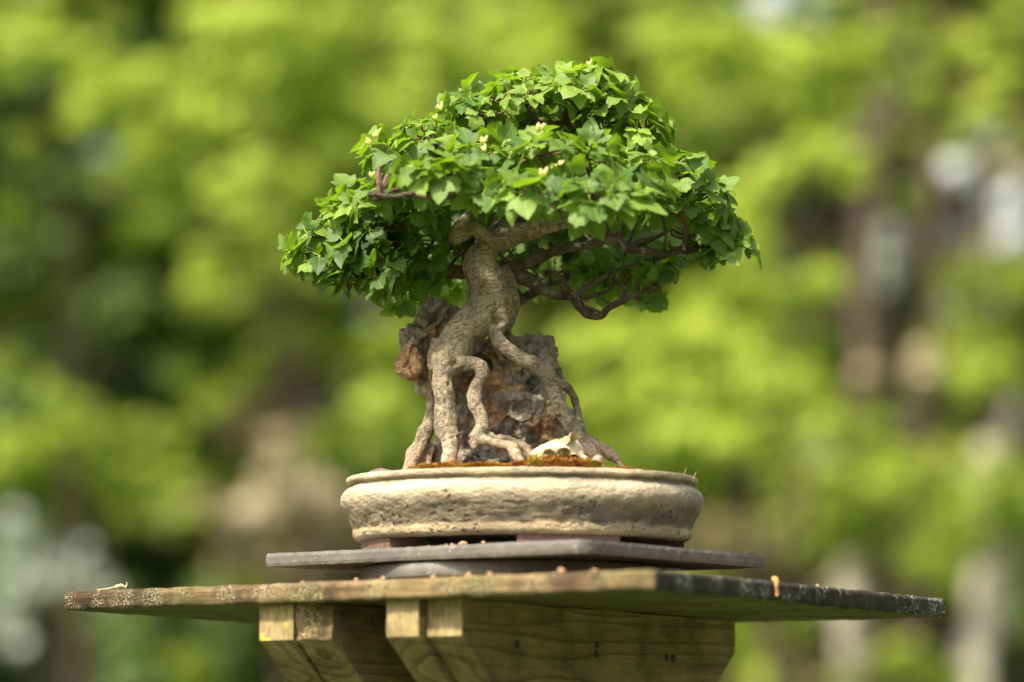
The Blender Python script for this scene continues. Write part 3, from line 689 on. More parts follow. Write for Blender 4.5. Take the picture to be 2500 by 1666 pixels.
fa0 = -math.pi / 2 + R(17)
for k in range(4):
    am = fa0 + k * math.pi / 2; V = []; F = []; n = 18; hw_ = R(19)
    prof2 = [(0.132, .2513), (0.1745, .2513), (0.1762, .2530), (0.1770, .2662), (0.130, .2675)]
    for i in range(n + 1):
        a = am - hw_ + 2 * hw_ * i / n
        for r, z in prof2: V.append(Vector((pc.x + r * math.cos(a), pc.y + r * math.sin(a) * OV, z + ZP)))
    m5 = len(prof2)
    for i in range(n):
        for j in range(m5): F.append((i * m5 + j, (i + 1) * m5 + j, (i + 1) * m5 + (j + 1) % m5, i * m5 + (j + 1) % m5))
    F.append(tuple(range(m5))); F.append(tuple(n * m5 + j for j in range(m5))[::-1])
    mesh('pot_foot', V, F, M_foot, pot, False)

# soil, moss
def soil_z(x, y):
    d = math.hypot(x - pc.x, (y - pc.y) / OV)
    return EYE + 0.3335 + 0.010 * (1 - (d / 0.18) ** 2) + 0.0022 * noise.noise(Vector((x * 70, y * 70, 1))) + 0.001 * noise.noise(Vector((x * 240, y * 240, 2)))
V = [Vector((pc.x, pc.y, soil_z(pc.x, pc.y)))]; F = []; nr, ns = 50, 120
for j in range(1, nr + 1):
    for k in range(ns):
        a = 2 * math.pi * k / ns; r = 0.1815 * j / nr; x, y = pc.x + r * math.cos(a), pc.y + r * math.sin(a) * OV
        V.append(Vector((x, y, soil_z(x, y) - (0.003 if j == nr else 0))))
for k in range(ns): F.append((0, 1 + k, 1 + (k + 1) % ns))
for j in range(nr - 1):
    for k in range(ns): a = 1 + j * ns; F.append((a + k, a + ns + k, a + ns + (k + 1) % ns, a + (k + 1) % ns))
m, nt, b, o = nmat('soil'); v = coords(nt)
setc(nt, b, ramp(nt, nz(nt, v, 240, 8, .7), [(0.3, (0.03, 0.02, 0.012)), (0.55, (0.13, 0.08, 0.045)), (0.75, (0.36, 0.22, 0.12))])); b.inputs['Roughness'].default_value = 0.95
bump(nt, b, nz(nt, v, 300, 6, .7), 1, .003)
soil = mesh('soil', V, F, m); tag(soil, 'brown grainy soil filling the pot', 'soil', None, 'stuff')
def mat_moss(): 
    m, nt, b, o = nmat('moss'); at = nt.nodes.new('ShaderNodeAttribute'); at.attribute_name = 'tint'
    setc(nt, b, ramp(nt, at.outputs['Fac'], [(0.0, (0.16, 0.055, 0.012)), (0.35, (0.40, 0.17, 0.02)), (0.6, (0.42, 0.27, 0.03)), (0.8, (0.24, 0.27, 0.04)), (1.0, (0.22, 0.42, 0.06))]))
    b.inputs['Roughness'].default_value = 0.8; return m
V = []; F = []; T = []
for _ in range(60000):
    px = random.uniform(985, 1600); a = math.asin(max(-1, min(1, (px - 1275) / 415.0)))
    rr_ = 0.1805 * (1 - 0.16 * random.random() ** 1.5)
    x = pc.x + rr_ * math.sin(a); y = pc.y - rr_ * math.cos(a) * OV
    dens = noise.noise(Vector((px * 0.012, 3, 0))) + (0.45 if 1080 < px < 1470 else -0.1)
    if random.uniform(-0.3, 0.6) > dens: continue
    hgt_ = 0.0058 + 0.0085 * max(0, noise.noise(Vector((x * 45, y * 45, 5))) + 0.45) * (1.1 if px > 1280 and px < 1470 else 0.8)
    if 1290 < px < 1475: hgt_ += 0.0065
    if px > 1480: hgt_ *= 0.5
    z = soil_z(x, y) - 0.001
    k = random.random() * hgt_ * 0.75
    w = 0.0007; ang = random.uniform(0, 6.28); l = 0.0030 * random.uniform(.6, 1.3)
    d = Vector((math.cos(ang) * .6, math.sin(ang) * .6, random.uniform(.3, 1))).normalized(); s = Vector((-math.sin(ang), math.cos(ang), 0)) * w
    p = Vector((x, y, z + k)); n = len(V); V += [p - s, p + s, p + d * l]; F.append((n, n + 1, n + 2))
    base = 0.5 + 0.75 * noise.noise(Vector((px * 0.021, 8, 0))) + random.uniform(-.2, .2) - 0.1
    T += [min(1, max(0, base))] * 3
tag(mesh('moss', V, F, mat_moss(), None, False, {'tint': T}), 'orange and green moss cushion along the front rim of the pot', 'moss', None, 'stuff')

# ------------------------------------------------------------------ the rock the tree clasps
rockb = MB()
def blob(px, py, rx, ry, rz, Y, lump=.35):
    g_ = 7 if px < 1100 and py < 960 else 5 if px > 1285 and py < 920 else 0
    if g_ == 0: Y += 0.012
    ico(rockb, P(px, py, Y), ((rx + g_) * K, (ry + g_) * K, (rz + g_) * K), 3, lump, 37)
for a in [ # left lobe
    (1068,775,42,40,34,4.235),(1035,800,40,40,40,4.235),(1010,840,36,40,42,4.235),(1005,885,30,38,38,4.225),(1030,900,40,44,50,4.235),(1060,860,50,50,80,4.25),(1000,860,34,40,44,4.215),(998,900,30,34,34,4.21),(1075,750,30,34,18,4.225),(1050,935,36,36,30,4.24),(1095,765,24,30,26,4.24),
    # core
    (1180,900,70,60,80,4.26),(1150,820,45,50,40,4.265),(1240,870,50,40,50,4.245),(1240,930,55,40,60,4.215),(1270,1000,60,45,60,4.215),(1330,1000,55,45,70,4.225),(1200,1000,50,40,60,4.22),
    (1220,1070,80,50,60,4.225),(1340,1080,80,50,55,4.235),(1130,1050,50,45,80,4.235),(1090,1110,60,50,50,4.24),(1366,952,24,30,34,4.235),(1385,1050,30,30,50,4.235),(1200,850,30,30,36,4.22),(1262,890,30,25,34,4.205),
    (1130,980,40,40,60,4.24),(1060,1120,36,40,34,4.225),(1180,1120,120,70,30,4.23),(1330,1130,110,60,30,4.23),
    # right lobe
    (1330,858,36,40,36,4.265),(1345,890,34,40,44,4.265),(1287,840,24,26,22,4.26),(1316,845,24,26,24,4.27),(1362,905,22,26,28,4.265),(1300,900,50,40,50,4.255)]: blob(*a)
def rdisp(c, n_):
    t = noise.turbulence(c * 34, 4, False)
    w = noise.voronoi(c * 55)[0][0]
    w2 = noise.voronoi(c * 130)[0][0]
    cc = c + Vector((noise.noise(c * 70), noise.noise(c * 70 + Vector((5, 0, 0))), noise.noise(c * 70 + Vector((0, 5, 0))))) * .008
    w1 = noise.voronoi(Vector((cc.x * 34, cc.y * 34, cc.z * 24)))[0]; crack = min(1, (w1[1] - w1[0]) * 4.0)
    return 0.010 * noise.noise(c * 22) + 0.007 * (t - 0.5) + 0.008 * (crack - 0.8) + 0.004 * (w2 - 0.35) + 0.003 * noise.noise(c * 150) - 0.020 * max(0, noise.noise(Vector((c.x * 60, c.y * 60, c.z * 26)) + Vector((3, 1, 2))) - 0.28)
rk = fuse('rock', rockb, M_rock, None, 0.0021, 2, rdisp)
rustp = [(P(1000, 890, 4.2), .020), (P(1175, 915, 4.2), .026), (P(1190, 1000, 4.2), .022), (P(1070, 1010, 4.2), .016), (P(1330, 1040, 4.2), .014), (P(1060,800,4.2), .008)]
rv = [max(max(0, 1.4 - (Vector((v.co.x, 4.2, v.co.z)) - q).length / r * (1 + .9 * noise.noise(v.co * 90))) for q, r in rustp) for v in rk.data.vertices]
palep = [(P(1030, 800, 4.2), .022), (P(1362, 885, 4.2), .007), (P(1345, 1000, 4.2), .020), (P(1240, 940, 4.2), .016)]
pv = [max(max(0, 1.4 - (Vector((v.co.x, 4.2, v.co.z)) - q).length / r) for q, r in palep) for v in rk.data.vertices]
ra = rk.data.attributes.new('pale', 'FLOAT', 'POINT'); ra.data.foreach_set('value', np.minimum(1, pv))
ra = rk.data.attributes.new('rust', 'FLOAT', 'POINT'); ra.data.foreach_set('value', np.minimum(1, rv))
tag(rk, 'craggy grey and rust coloured rock clasped by the roots', 'rock')

# ------------------------------------------------------------------ bonsai: trunk and roots fused into one skin
tree = thing('bonsai_tree', Vector((pc.x, pc.y, EYE + .335)), 'small bonsai with thick exposed roots over a rock and dense ivy-like green crown', 'tree')
tb = MB()
def troot(pts, lump=.12, seg=14, n=6, freq=70):
    tube(tb, [P(x, y, Y) for x, y, r, Y in pts], [r * K for x, y, r, Y in pts], seg, n, lump, freq)
# main stem
troot([(1192,600,23,4.20),(1180,622,35,4.20),(1174,645,42,4.20),(1180,672,46,4.20),(1190,702,48,4.20),(1194,730,50,4.20),(1188,755,52,4.20),(1164,780,49,4.195),(1135,805,46,4.19),(1116,835,46,4.19),(1104,868,49,4.185),(1090,900,40,4.185)], .10)
troot([(1182,618,26,4.20),(1150,640,20,4.205),(1154,670,20,4.2)], .1)
# right shoulder and hollow rib
troot([(1222,655,22,4.205),(1238,690,22,4.21),(1246,722,20,4.212),(1250,750,17,4.212),(1240,785,18,4.208),(1228,805,18,4.205)], .15)
troot([(1215,720,32,4.19),(1226,755,30,4.188),(1222,785,22,4.188),(1212,808,19,4.188)], .08)
# root right, long
troot([(1212,790,22,4.19),(1211,815,18,4.186),(1224,840,17,4.182),(1252,863,18,4.180),(1286,883,19,4.178),(1318,899,21,4.176),(1340,922,22,4.176),(1350,950,18,4.175),(1361,980,18,4.172),(1378,1018,18,4.168),(1398,1045,19,4.165),(1418,1064,15,4.165),(1444,1077,13,4.165),(1473,1097,14,4.16),(1497,1116,14,4.155),(1517,1138,8,4.15),(1525,1150,5,4.15)])
troot([(1400,1045,16,4.165),(1420,1078,17,4.155),(1440,1098,16,4.15),(1456,1118,14,4.145),(1470,1150,10,4.14)], .3)
troot([(1345,928,16,4.176),(1376,941,11,4.178),(1396,961,10,4.182),(1407,990,9,4.184),(1412,1019,8.5,4.182),(1416,1042,9,4.175),(1420,1062,9,4.168)])
troot([(1232,795,14,4.21),(1240,815,11,4.215),(1255,834,10,4.218),(1268,846,9,4.22),(1284,856,8,4.225)])
# thick left leg
troot([(1104,868,48,4.185),(1088,900,32,4.18),(1082,925,27,4.178),(1085,955,25,4.176),(1086,985,25,4.174),(1090,1020,28,4.172),(1093,1048,29,4.170),(1100,1077,22,4.162),(1100,1103,19,4.155),(1094,1130,19,4.148),(1086,1158,15,4.142)], .14)
troot([(1075,830,24,4.19),(1066,870,24,4.19),(1066,905,22,4.19)], .1)
# middle root with elbow
troot([(1112,888,22,4.175),(1140,888,19,4.170),(1168,893,19,4.166),(1177,915,17,4.163),(1166,942,17,4.160),(1159,965,19,4.158),(1164,992,17,4.156),(1174,1019,17,4.154),(1178,1042,17,4.152),(1168,1060,18,4.150),(1156,1074,17,4.148)], .16)
troot([(1160,1072,16,4.148),(1185,1076,13,4.144),(1212,1082,13,4.140),(1244,1089,13,4.134),(1260,1108,13,4.128),(1272,1132,12,4.122),(1276,1155,9,4.12)], .14)
troot([(1178,1058,10,4.152),(1207,1066,9,4.152),(1244,1073,10,4.150),(1280,1092,11,4.146),(1298,1112,11,4.142),(1305,1145,9,4.14)], .14)
troot([(1156,1074,14,4.148),(1160,1090,11,4.146),(1162,1094,9,4.146)], .2)
# rear left root
troot([(1062,900,16,4.20),(1052,950,10,4.22),(1051,985,11,4.22),(1049,1020,14,4.22),(1040,1055,19,4.218),(1023,1090,21,4.214),(1008,1125,22,4.21),(998,1160,20,4.208)], .14)
troot([(1050,1085,12,4.222),(1042,1125,16,4.218),(1036,1160,18,4.214)], .25)
# crown fork
troot([(1186,618,30,4.20),(1196,596,27,4.198),(1222,584,30,4.196),(1262,570,25,4.192),(1316,556,21,4.180),(1364,545,18,4.160),(1412,538,14,4.14),(1460,535,9,4.12)], .22, freq=55)
troot([(1205,592,28,4.2),(1180,576,20,4.19),(1156,560,18,4.18),(1130,572,17,4.172),(1110,582,15,4.168),(1112,566,15,4.166),(1132,545,15,4.165),(1142,516,14,4.17),(1150,480,12,4.18),(1175,440,11,4.19),(1215,395,9,4.19),(1228,350,7,4.19)], .22, freq=55)
troot([(1196,600,20,4.205),(1215,560,18,4.23),(1235,500,15,4.24),(1260,430,12,4.23),(1310,350,9,4.21),(1380,300,7,4.2),(1432,250,6,4.19),(1452,205,4,4.185)], .15)
def tdisp(c, n_):
    q = Vector((c.x, c.y, c.z * 0.45))
    return 0.0018 * noise.noise(c * 60) + 0.0012 * noise.noise(q * 190) + 0.0010 * max(0, noise.noise(c * 110)) - 0.0022 * max(0, noise.noise(c * 85 + Vector((4, 4, 4))) - 0.38) * 4
trunk = fuse('trunk', tb, M_trunk, tree, 0.00145, 3, tdisp)

# branches: each its own part
def branch(pts, side=(), lump=.34):
    mb = MB(); tube(mb, [P(x, y, Y) for x, y, r, Y in pts], [r * K for x, y, r, Y in pts], 12, 6, lump, 90)
    for s in side: tube(mb, [P(x, y, Y) for x, y, r, Y in s], [r * K for x, y, r, Y in s], 9, 5, lump, 120)
    rs = random.Random(int(pts[0][0] * 7 + pts[-1][0]))
    for (xa, ya, ra, Ya), (xb, yb, rb, Yb) in zip(pts, pts[1:]):
        for _ in range(max(1, int(math.hypot(xb - xa, yb - ya) / 26))):
            t = rs.random(); c = P(xa + (xb - xa) * t, ya + (yb - ya) * t, Ya + (Yb - Ya) * t); r = (ra + (rb - ra) * t) * K
            d = Vector((rs.gauss(0, .7), rs.gauss(0, .6), rs.gauss(.35, .7))).normalized(); L = rs.choice([.004, .006, .018, .03])
            if L > .01: d.z = abs(d.z) + .3; d.normalize()
            if L < .01: tube(mb, [c, c + d * (r + L * .5), c + d * (r + L)], [r * .62, r * .5, r * .3], 8, 3, .3, 300)
            else:
                d2 = (d + Vector((rs.gauss(0, .6), rs.gauss(0, .4), rs.gauss(.2, .5)))).normalized(); q = c + d * (r + L * .5)
                tube(mb, [c, q, q + d2 * L * .7], [min(r * .5, .0028), .0016, .0008], 6, 3, .3, 300)
                tube(mb, [q, q + (d2 + Vector((rs.gauss(0, 1), rs.gauss(0, .6), rs.gauss(0, 1)))).normalized() * L * .6], [.0012, .0006], 5, 1)
    return mesh('branch', mb.V, mb.F, M_branch, tree)
B1 = [(1225,655,18,4.215),(1262,650,18,4.22),(1300,634,16,4.22),(1347,617,13,4.215),(1392,603,12,4.21),(1450,596,11,4.21),(1495,583,12,4.21),(1520,600,11,4.21),(1545,612,10,4.21),(1580,613,9,4.21),(1615,620,8.5,4.21),(1669,614,7.5,4.21),(1718,604,6,4.21),(1760,598,4,4.21),(1800,590,2,4.21)]
branch(B1, [[(1535,606,9,4.21),(1566,592,10,4.22),(1600,580,6,4.23),(1640,560,4,4.24)], [(1670,613,5,4.2),(1672,590,5,4.2),(1690,575,5,4.2),(1735,580,4,4.2),(1780,590,2,4.2)],
            [(1312,630,9,4.225),(1306,600,8,4.23),(1300,570,8,4.235),(1300,530,6,4.24)], [(1515,590,5,4.21),(1520,560,4,4.215),(1540,530,3,4.22)], [(1620,616,4,4.21),(1625,570,4,4.2),(1612,520,3,4.2)],
            [(1787,597,2.2,4.21),(1792,612,1.8,4.21),(1805,612,1.5,4.21)]])
B2 = [(1240,672,22,4.22),(1267,672,20,4.225),(1298,690,17,4.23),(1347,718,13,4.235),(1401,726,12,4.235),(1414,752,10,4.235),(1441,771,10,4.235),(1468,771,9,4.235),(1486,752,8.5,4.235),(1521,735,8,4.235),(1553,717,6,4.235),(1584,707,5.5,4.235),(1613,696,5,4.235),(1630,682,3,4.235),(1645,674,2,4.235)]
branch(B2, [[(1401,725,8,4.235),(1425,707,8,4.24),(1455,690,7,4.245),(1490,668,5,4.25),(1530,650,4,4.25),(1580,640,3,4.25)], [(1415,728,7,4.24),(1450,722,6,4.25),(1480,712,5,4.26),(1500,690,4,4.26),(1510,670,3,4.26)],
            [(1553,717,5,4.235),(1556,700,4,4.23),(1558,690,2.5,4.23)], [(1610,697,4,4.235),(1612,672,4,4.235),(1628,650,3,4.235),(1640,640,2,4.235)], [(1600,702,4,4.235),(1590,682,3,4.24),(1585,662,2,4.24)], [(1613,696,4,4.235),(1612,712,3,4.235)]])
branch([(1235,700,20,4.24),(1262,735,15,4.27),(1300,715,14,4.29),(1350,690,9,4.31),(1420,670,6,4.33),(1500,650,4,4.34)])
branch([(1165,664,20,4.205),(1128,664,17,4.21),(1095,664,16,4.215),(1060,672,13,4.215),(1010,655,9,4.21),(960,640,7,4.2),(900,640,6,4.19),(840,630,5,4.19),(780,625,3,4.19),(720,615,2,4.19)],
       [[(1060,672,8,4.215),(1020,700,6,4.23),(970,710,4,4.24)], [(1000,650,7,4.21),(960,590,6,4.2),(930,540,5,4.19),(880,510,4,4.19),(830,500,3,4.19)]])
branch([(1150,470,10,4.16),(1100,465,9,4.10),(1060,468,8,4.06),(1010,474,8,4.05),(960,480,7,4.05),(925,475,7,4.05),(898,474,6,4.05)], [[(1015,473,5,4.05),(1017,440,4,4.05),(1020,420,3,4.05)]])
branch([(1170,620,14,4.22),(1160,640,12,4.27),(1130,660,9,4.32),(1080,680,6,4.36),(1030,690,4,4.37)])
branch([(1230,560,12,4.24),(1250,540,10,4.30),(1290,520,8,4.35),(1340,480,6,4.38),(1380,420,4,4.38)])
branch([(1240,480,9,4.24),(1180,460,8,4.26),(1110,430,6,4.27),(1040,400,5,4.26),(980,370,4,4.25)])

# ------------------------------------------------------------------ crown
def interp(tab, y):
    if y <= tab[0][0]: return tab[0][1:]
    for a, b_ in zip(tab, tab[1:]):
        if y <= b_[0]:
            f = (y - a[0]) / (b_[0] - a[0]); return tuple(a[i] * (1 - f) + b_[i] * f for i in range(1, len(a)))
    return tab[-1][1:]
SIL = [(165,1430,1470),(190,1370,1500),(215,1210,1520),(255,1140,1550),(290,1040,1612),(318,985,1610),(345,925,1585),(375,900,1620),(410,880,1710),(445,862,1730),(480,800,1760),(515,770,1800),(550,735,1835),(585,690,1862),(620,690,1845),(650,730,1785),(680,780,1650),(710,830,1630),(740,860,1600),(770,960,1580)]
def sil(y): return interp(SIL, y)
sprigs = []       # (pos, axis, size, tint, leaves)
placed = []
def spaced(p, dmin):
    for q in placed:
        if abs(q.x - p.x) < dmin and (q - p).length < dmin: return False
    return True
# foliage pads: x, y, half width, dome height, depth, half depth, kind, painted light tone (inner and low pads shaded, top lit and fresher)
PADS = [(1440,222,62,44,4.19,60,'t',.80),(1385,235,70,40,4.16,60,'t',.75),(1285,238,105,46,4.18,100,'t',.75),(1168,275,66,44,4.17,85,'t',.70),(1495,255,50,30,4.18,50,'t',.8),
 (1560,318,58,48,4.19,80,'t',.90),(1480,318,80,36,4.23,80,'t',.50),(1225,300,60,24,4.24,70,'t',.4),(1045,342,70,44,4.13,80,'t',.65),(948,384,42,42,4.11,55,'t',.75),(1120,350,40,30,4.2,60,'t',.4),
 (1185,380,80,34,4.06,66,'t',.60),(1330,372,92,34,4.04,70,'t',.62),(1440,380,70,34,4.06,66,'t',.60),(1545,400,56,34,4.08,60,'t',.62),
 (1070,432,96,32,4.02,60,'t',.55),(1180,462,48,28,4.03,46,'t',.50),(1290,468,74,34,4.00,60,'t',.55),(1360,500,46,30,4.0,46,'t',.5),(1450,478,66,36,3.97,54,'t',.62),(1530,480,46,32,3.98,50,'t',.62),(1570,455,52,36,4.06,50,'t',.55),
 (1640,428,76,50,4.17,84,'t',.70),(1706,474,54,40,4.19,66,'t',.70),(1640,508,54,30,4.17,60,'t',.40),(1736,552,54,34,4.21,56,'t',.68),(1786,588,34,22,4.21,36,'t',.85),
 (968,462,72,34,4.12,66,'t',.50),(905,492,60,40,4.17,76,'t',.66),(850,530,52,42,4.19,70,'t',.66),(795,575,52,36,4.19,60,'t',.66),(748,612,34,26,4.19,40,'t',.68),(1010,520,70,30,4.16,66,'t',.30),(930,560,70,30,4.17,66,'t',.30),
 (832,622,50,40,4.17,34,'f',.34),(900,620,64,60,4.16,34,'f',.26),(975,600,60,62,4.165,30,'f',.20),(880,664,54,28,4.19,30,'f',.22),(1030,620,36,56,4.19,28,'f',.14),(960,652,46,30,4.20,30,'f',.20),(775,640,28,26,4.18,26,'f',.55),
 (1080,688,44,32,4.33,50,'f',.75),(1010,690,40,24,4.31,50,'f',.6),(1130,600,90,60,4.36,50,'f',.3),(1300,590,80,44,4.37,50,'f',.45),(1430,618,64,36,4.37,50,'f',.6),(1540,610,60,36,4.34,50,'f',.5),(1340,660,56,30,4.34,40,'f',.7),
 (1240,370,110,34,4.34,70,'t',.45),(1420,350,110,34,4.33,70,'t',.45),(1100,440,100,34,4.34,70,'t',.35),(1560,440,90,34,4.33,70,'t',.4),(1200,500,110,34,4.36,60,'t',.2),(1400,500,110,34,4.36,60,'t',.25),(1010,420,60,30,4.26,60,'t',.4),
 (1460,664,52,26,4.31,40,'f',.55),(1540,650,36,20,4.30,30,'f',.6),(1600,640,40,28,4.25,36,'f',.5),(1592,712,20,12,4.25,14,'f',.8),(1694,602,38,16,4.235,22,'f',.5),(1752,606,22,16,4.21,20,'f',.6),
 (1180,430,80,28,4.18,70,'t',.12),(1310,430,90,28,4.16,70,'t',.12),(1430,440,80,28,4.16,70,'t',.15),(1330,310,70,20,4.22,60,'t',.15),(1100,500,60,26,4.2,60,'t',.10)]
random.seed(SEED); rng = np.random.default_rng(SEED)
for (cx_, cy_, rx_, h_, Yc, rd_, kind, lit_tone) in PADS:
    near_front = Yc < 4.09
    dm = 0.0225 if near_front else 0.0195
    n_try = int(rx_ * rd_ * 0.05) + 60
    for _ in range(n_try):
        a = random.uniform(0, 6.2832); k = random.random() ** 0.5
        if kind == 't':
            px = cx_ + rx_ * k * math.cos(a); dpt = rd_ * k * math.sin(a)
            z_up = h_ * (1 - k ** 2.2) + random.uniform(-7, 5)
            p = P(px, cy_ - z_up, Yc + dpt * K)
            d = Vector((math.cos(a) * k * 1.25, math.sin(a) * k * 1.25, 1.05 - 0.75 * k ** 2))
        else:
            px = cx_ + rx_ * random.uniform(-1, 1); p = P(px, cy_ + h_ * random.uniform(-1, 1), Yc + rd_ * K * random.uniform(-1, 1))
            d = Vector((math.cos(a) * .7 + (px - 1270) / 600, -0.75 + math.sin(a) * .5, random.uniform(-.55, .35)))
        if not spaced(p, dm): continue
        placed.append(p)
        br = lit_tone * 0.9 + random.uniform(-.20, .18) + (0.10 if kind == 't' and k > .75 else 0)
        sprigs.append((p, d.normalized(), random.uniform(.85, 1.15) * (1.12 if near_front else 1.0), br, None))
for a in [(724,616,4.195,(-1,-.1,.0),.95,.7),(744,604,4.18,(-.8,-.3,.3),1,.65),(1812,592,4.21,(1,-.1,.1),1.0,.85),(1796,600,4.2,(.8,-.2,-.5),.9,.6),
          (1445,170,4.18,(.1,-.1,1),1.2,.85),(1490,188,4.18,(.6,-.1,.9),1.15,.85),(1400,190,4.17,(-.4,-.1,.9),1.1,.8),(1600,300,4.2,(.9,0,.4),1.05,.9),(1595,325,4.19,(.9,-.2,-.3),1,.8),(1250,196,4.2,(-.2,0,1),.8,.8),
          (1045,408,4.0,(-.1,-.5,.8),1.4,.65),(1105,405,4.0,(.2,-.5,.8),1.3,.65),(1150,478,4.02,(0,-.9,-.2),1.2,.55),(1440,492,3.96,(-.2,-.6,.5),1.45,.62),(1520,488,3.96,(.2,-.6,.5),1.5,.62),(1330,498,4.0,(0,-.9,-.3),1.2,.6),(1430,512,4.0,(0,-.9,-.4),1.2,.75),
          (980,732,4.23,(-.1,-.2,-1),.85,.6),(852,676,4.19,(-.2,-.4,-1),1,.4),(1712,618,4.2,(.1,-.3,-1),.9,.5)]:
    p = P(a[0], a[1], a[2]); sprigs.append((p, Vector(a[3]).normalized(), a[4], a[5], None)); placed.append(p)
print('sprigs', len(sprigs))

# leaf blade: ivy-like, three pointed lobes, folded on the midrib
OUTL = [(0.0, 0.0), (0.13, -0.06), (0.28, -0.06), (0.42, 0.03), (0.51, 0.16), (0.565, 0.31), (0.64, 0.47), (0.49, 0.49), (0.36, 0.53), (0.35, 0.66), (0.27, 0.82), (0.12, 0.95), (0.0, 1.10)]
MID = [(0.0, 0.0), (0.0, 0.17), (0.0, 0.34), (0.0, 0.52), (0.0, 0.72), (0.0, 0.9), (0.0, 1.06)]
INN = [(0.13, 0.10), (0.27, 0.16), (0.29, 0.32), (0.24, 0.48), (0.16, 0.66), (0.08, 0.85)]
half = OUTL + INN                         # indices 0..12 outline, 13..18 inner
base_pts = [(x, y) for x, y in half] + [(-x, y) for x, y in half] + MID
nh = len(half); m0 = 2 * nh
def halff(o, flip):
    i = lambda k: o + k
    I = lambda k: o + 13 + k
    Mm = lambda k: m0 + k
    fs = [(Mm(0), i(1), I(0)), (i(1), i(2), I(0)), (i(2), i(3), I(1), I(0)), (i(3), i(4), I(1)), (i(4), i(5), I(2), I(1)), (i(5), i(6), I(2)), (i(6), i(7), I(2)), (i(7), i(8), I(3), I(2)), (i(8), i(9), I(3)),
          (i(9), i(10), I(4), I(3)), (i(10), i(11), I(5), I(4)), (i(11), Mm(6), Mm(5), I(5)), (Mm(0), I(0), Mm(1)), (I(0), I(1), I(2), Mm(2), Mm(1)) , (I(2), I(3), Mm(3), Mm(2)), (I(3), I(4), Mm(4), Mm(3)), (I(4), I(5), Mm(5), Mm(4))]
    return [tuple(reversed(f)) for f in fs] if flip else fs
LF = halff(0, False) + halff(nh, True)
BP = np.array(base_pts)
LV_, LFc, LT, LUV = [], [], [], []; lcount = 0
pet = MB(); buds = []
def put_leaf(p, d, nrm, L, tint):
    global lcount
    d = d.normalized(); nrm = (nrm - d * nrm.dot(d)); 
    if nrm.length < 1e-3: nrm = Vector((0, 0, 1)) - d * d.z
    nrm.normalize(); s = d.cross(nrm)
    wid = random.uniform(.85, 1.2); fold = random.uniform(.05, .40); curl = random.uniform(.0, .50); tw = random.uniform(-.18, .18); cup = random.uniform(-.6, .2); wav = random.uniform(0.01, .07); ph = random.uniform(0, 6)
    tip = random.uniform(.85, 1.12)
    x = BP[:, 0] * wid + rng.normal(0, .012, len(BP)); y = BP[:, 1].copy(); y = np.where(np.abs(BP[:, 0]) < 0.25, y * tip, y)
    z = fold * np.abs(x) - curl * y * y + tw * x * y + cup * x * x + wav * np.sin(9 * y + ph + 4 * np.abs(x))
    co = np.array(p)[None, :] + L * (np.outer(x, s) + np.outer(y, d) + np.outer(z, nrm))
    LV_.append(co); LFc.append(lcount); lcount += len(BP)
    LT.append(np.full(len(BP), tint)); LUV.append(BP)
g = Vector((0, 0, -1))
for p, d, size, br, nl in sprigs:
    n = nl or random.choice([4, 5, 5, 6])
    t1 = d.cross(Vector((0.21, 0.33, 0.9))).normalized(); t2 = d.cross(t1); ph = random.uniform(0, 6.28)
    for i in range(n):
        a = ph + 2 * math.pi * i / n + random.uniform(-.35, .35); tilt = random.uniform(R(48), R(88))
        ld = d * math.cos(tilt) + (t1 * math.cos(a) + t2 * math.sin(a)) * math.sin(tilt)
        ld = (ld + g * random.uniform(.0, .45) + Vector((d.x, d.y, 0)) * .2).normalized()
        upw = 1.0 if d.z > 0.45 else 0.45
        nr = (d * 0.7 + Vector((0, 0, upw)) + Vector((random.gauss(0, .28), random.gauss(0, .28), random.gauss(0, .2)))).normalized()
        L = size * (random.uniform(.0145, .0245) if random.random() < .8 else random.uniform(.009, .014)); pl = random.uniform(.004, .012)
        q = p + ld * pl
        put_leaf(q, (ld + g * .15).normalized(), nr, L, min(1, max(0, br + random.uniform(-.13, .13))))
        tube(pet, [p - d * 0.002, p + ld * pl * .5 + d * .001, q + ld * L * .03], [.0006, .0005, .0004], 4, 1, cap=False)
    if random.random() < .35:             # fresh small leaves at the tip
        for _ in range(2):
            ld = (d + Vector((random.gauss(0, .5), random.gauss(0, .5), random.gauss(0, .3) + .3))).normalized()
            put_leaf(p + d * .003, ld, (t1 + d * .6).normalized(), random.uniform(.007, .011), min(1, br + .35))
V = np.concatenate(LV_); F = [tuple(i + o for i in f) for o in LFc for f in LF]
print('leaves', len(LFc))
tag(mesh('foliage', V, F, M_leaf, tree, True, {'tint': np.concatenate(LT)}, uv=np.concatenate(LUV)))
m, nt, b, o = nmat('leaf_stalk'); setc(nt, b, (0.30, 0.38, 0.05)); b.inputs['Roughness'].default_value = .5
mesh('leaf_stalks', pet.V, pet.F, m, tree)

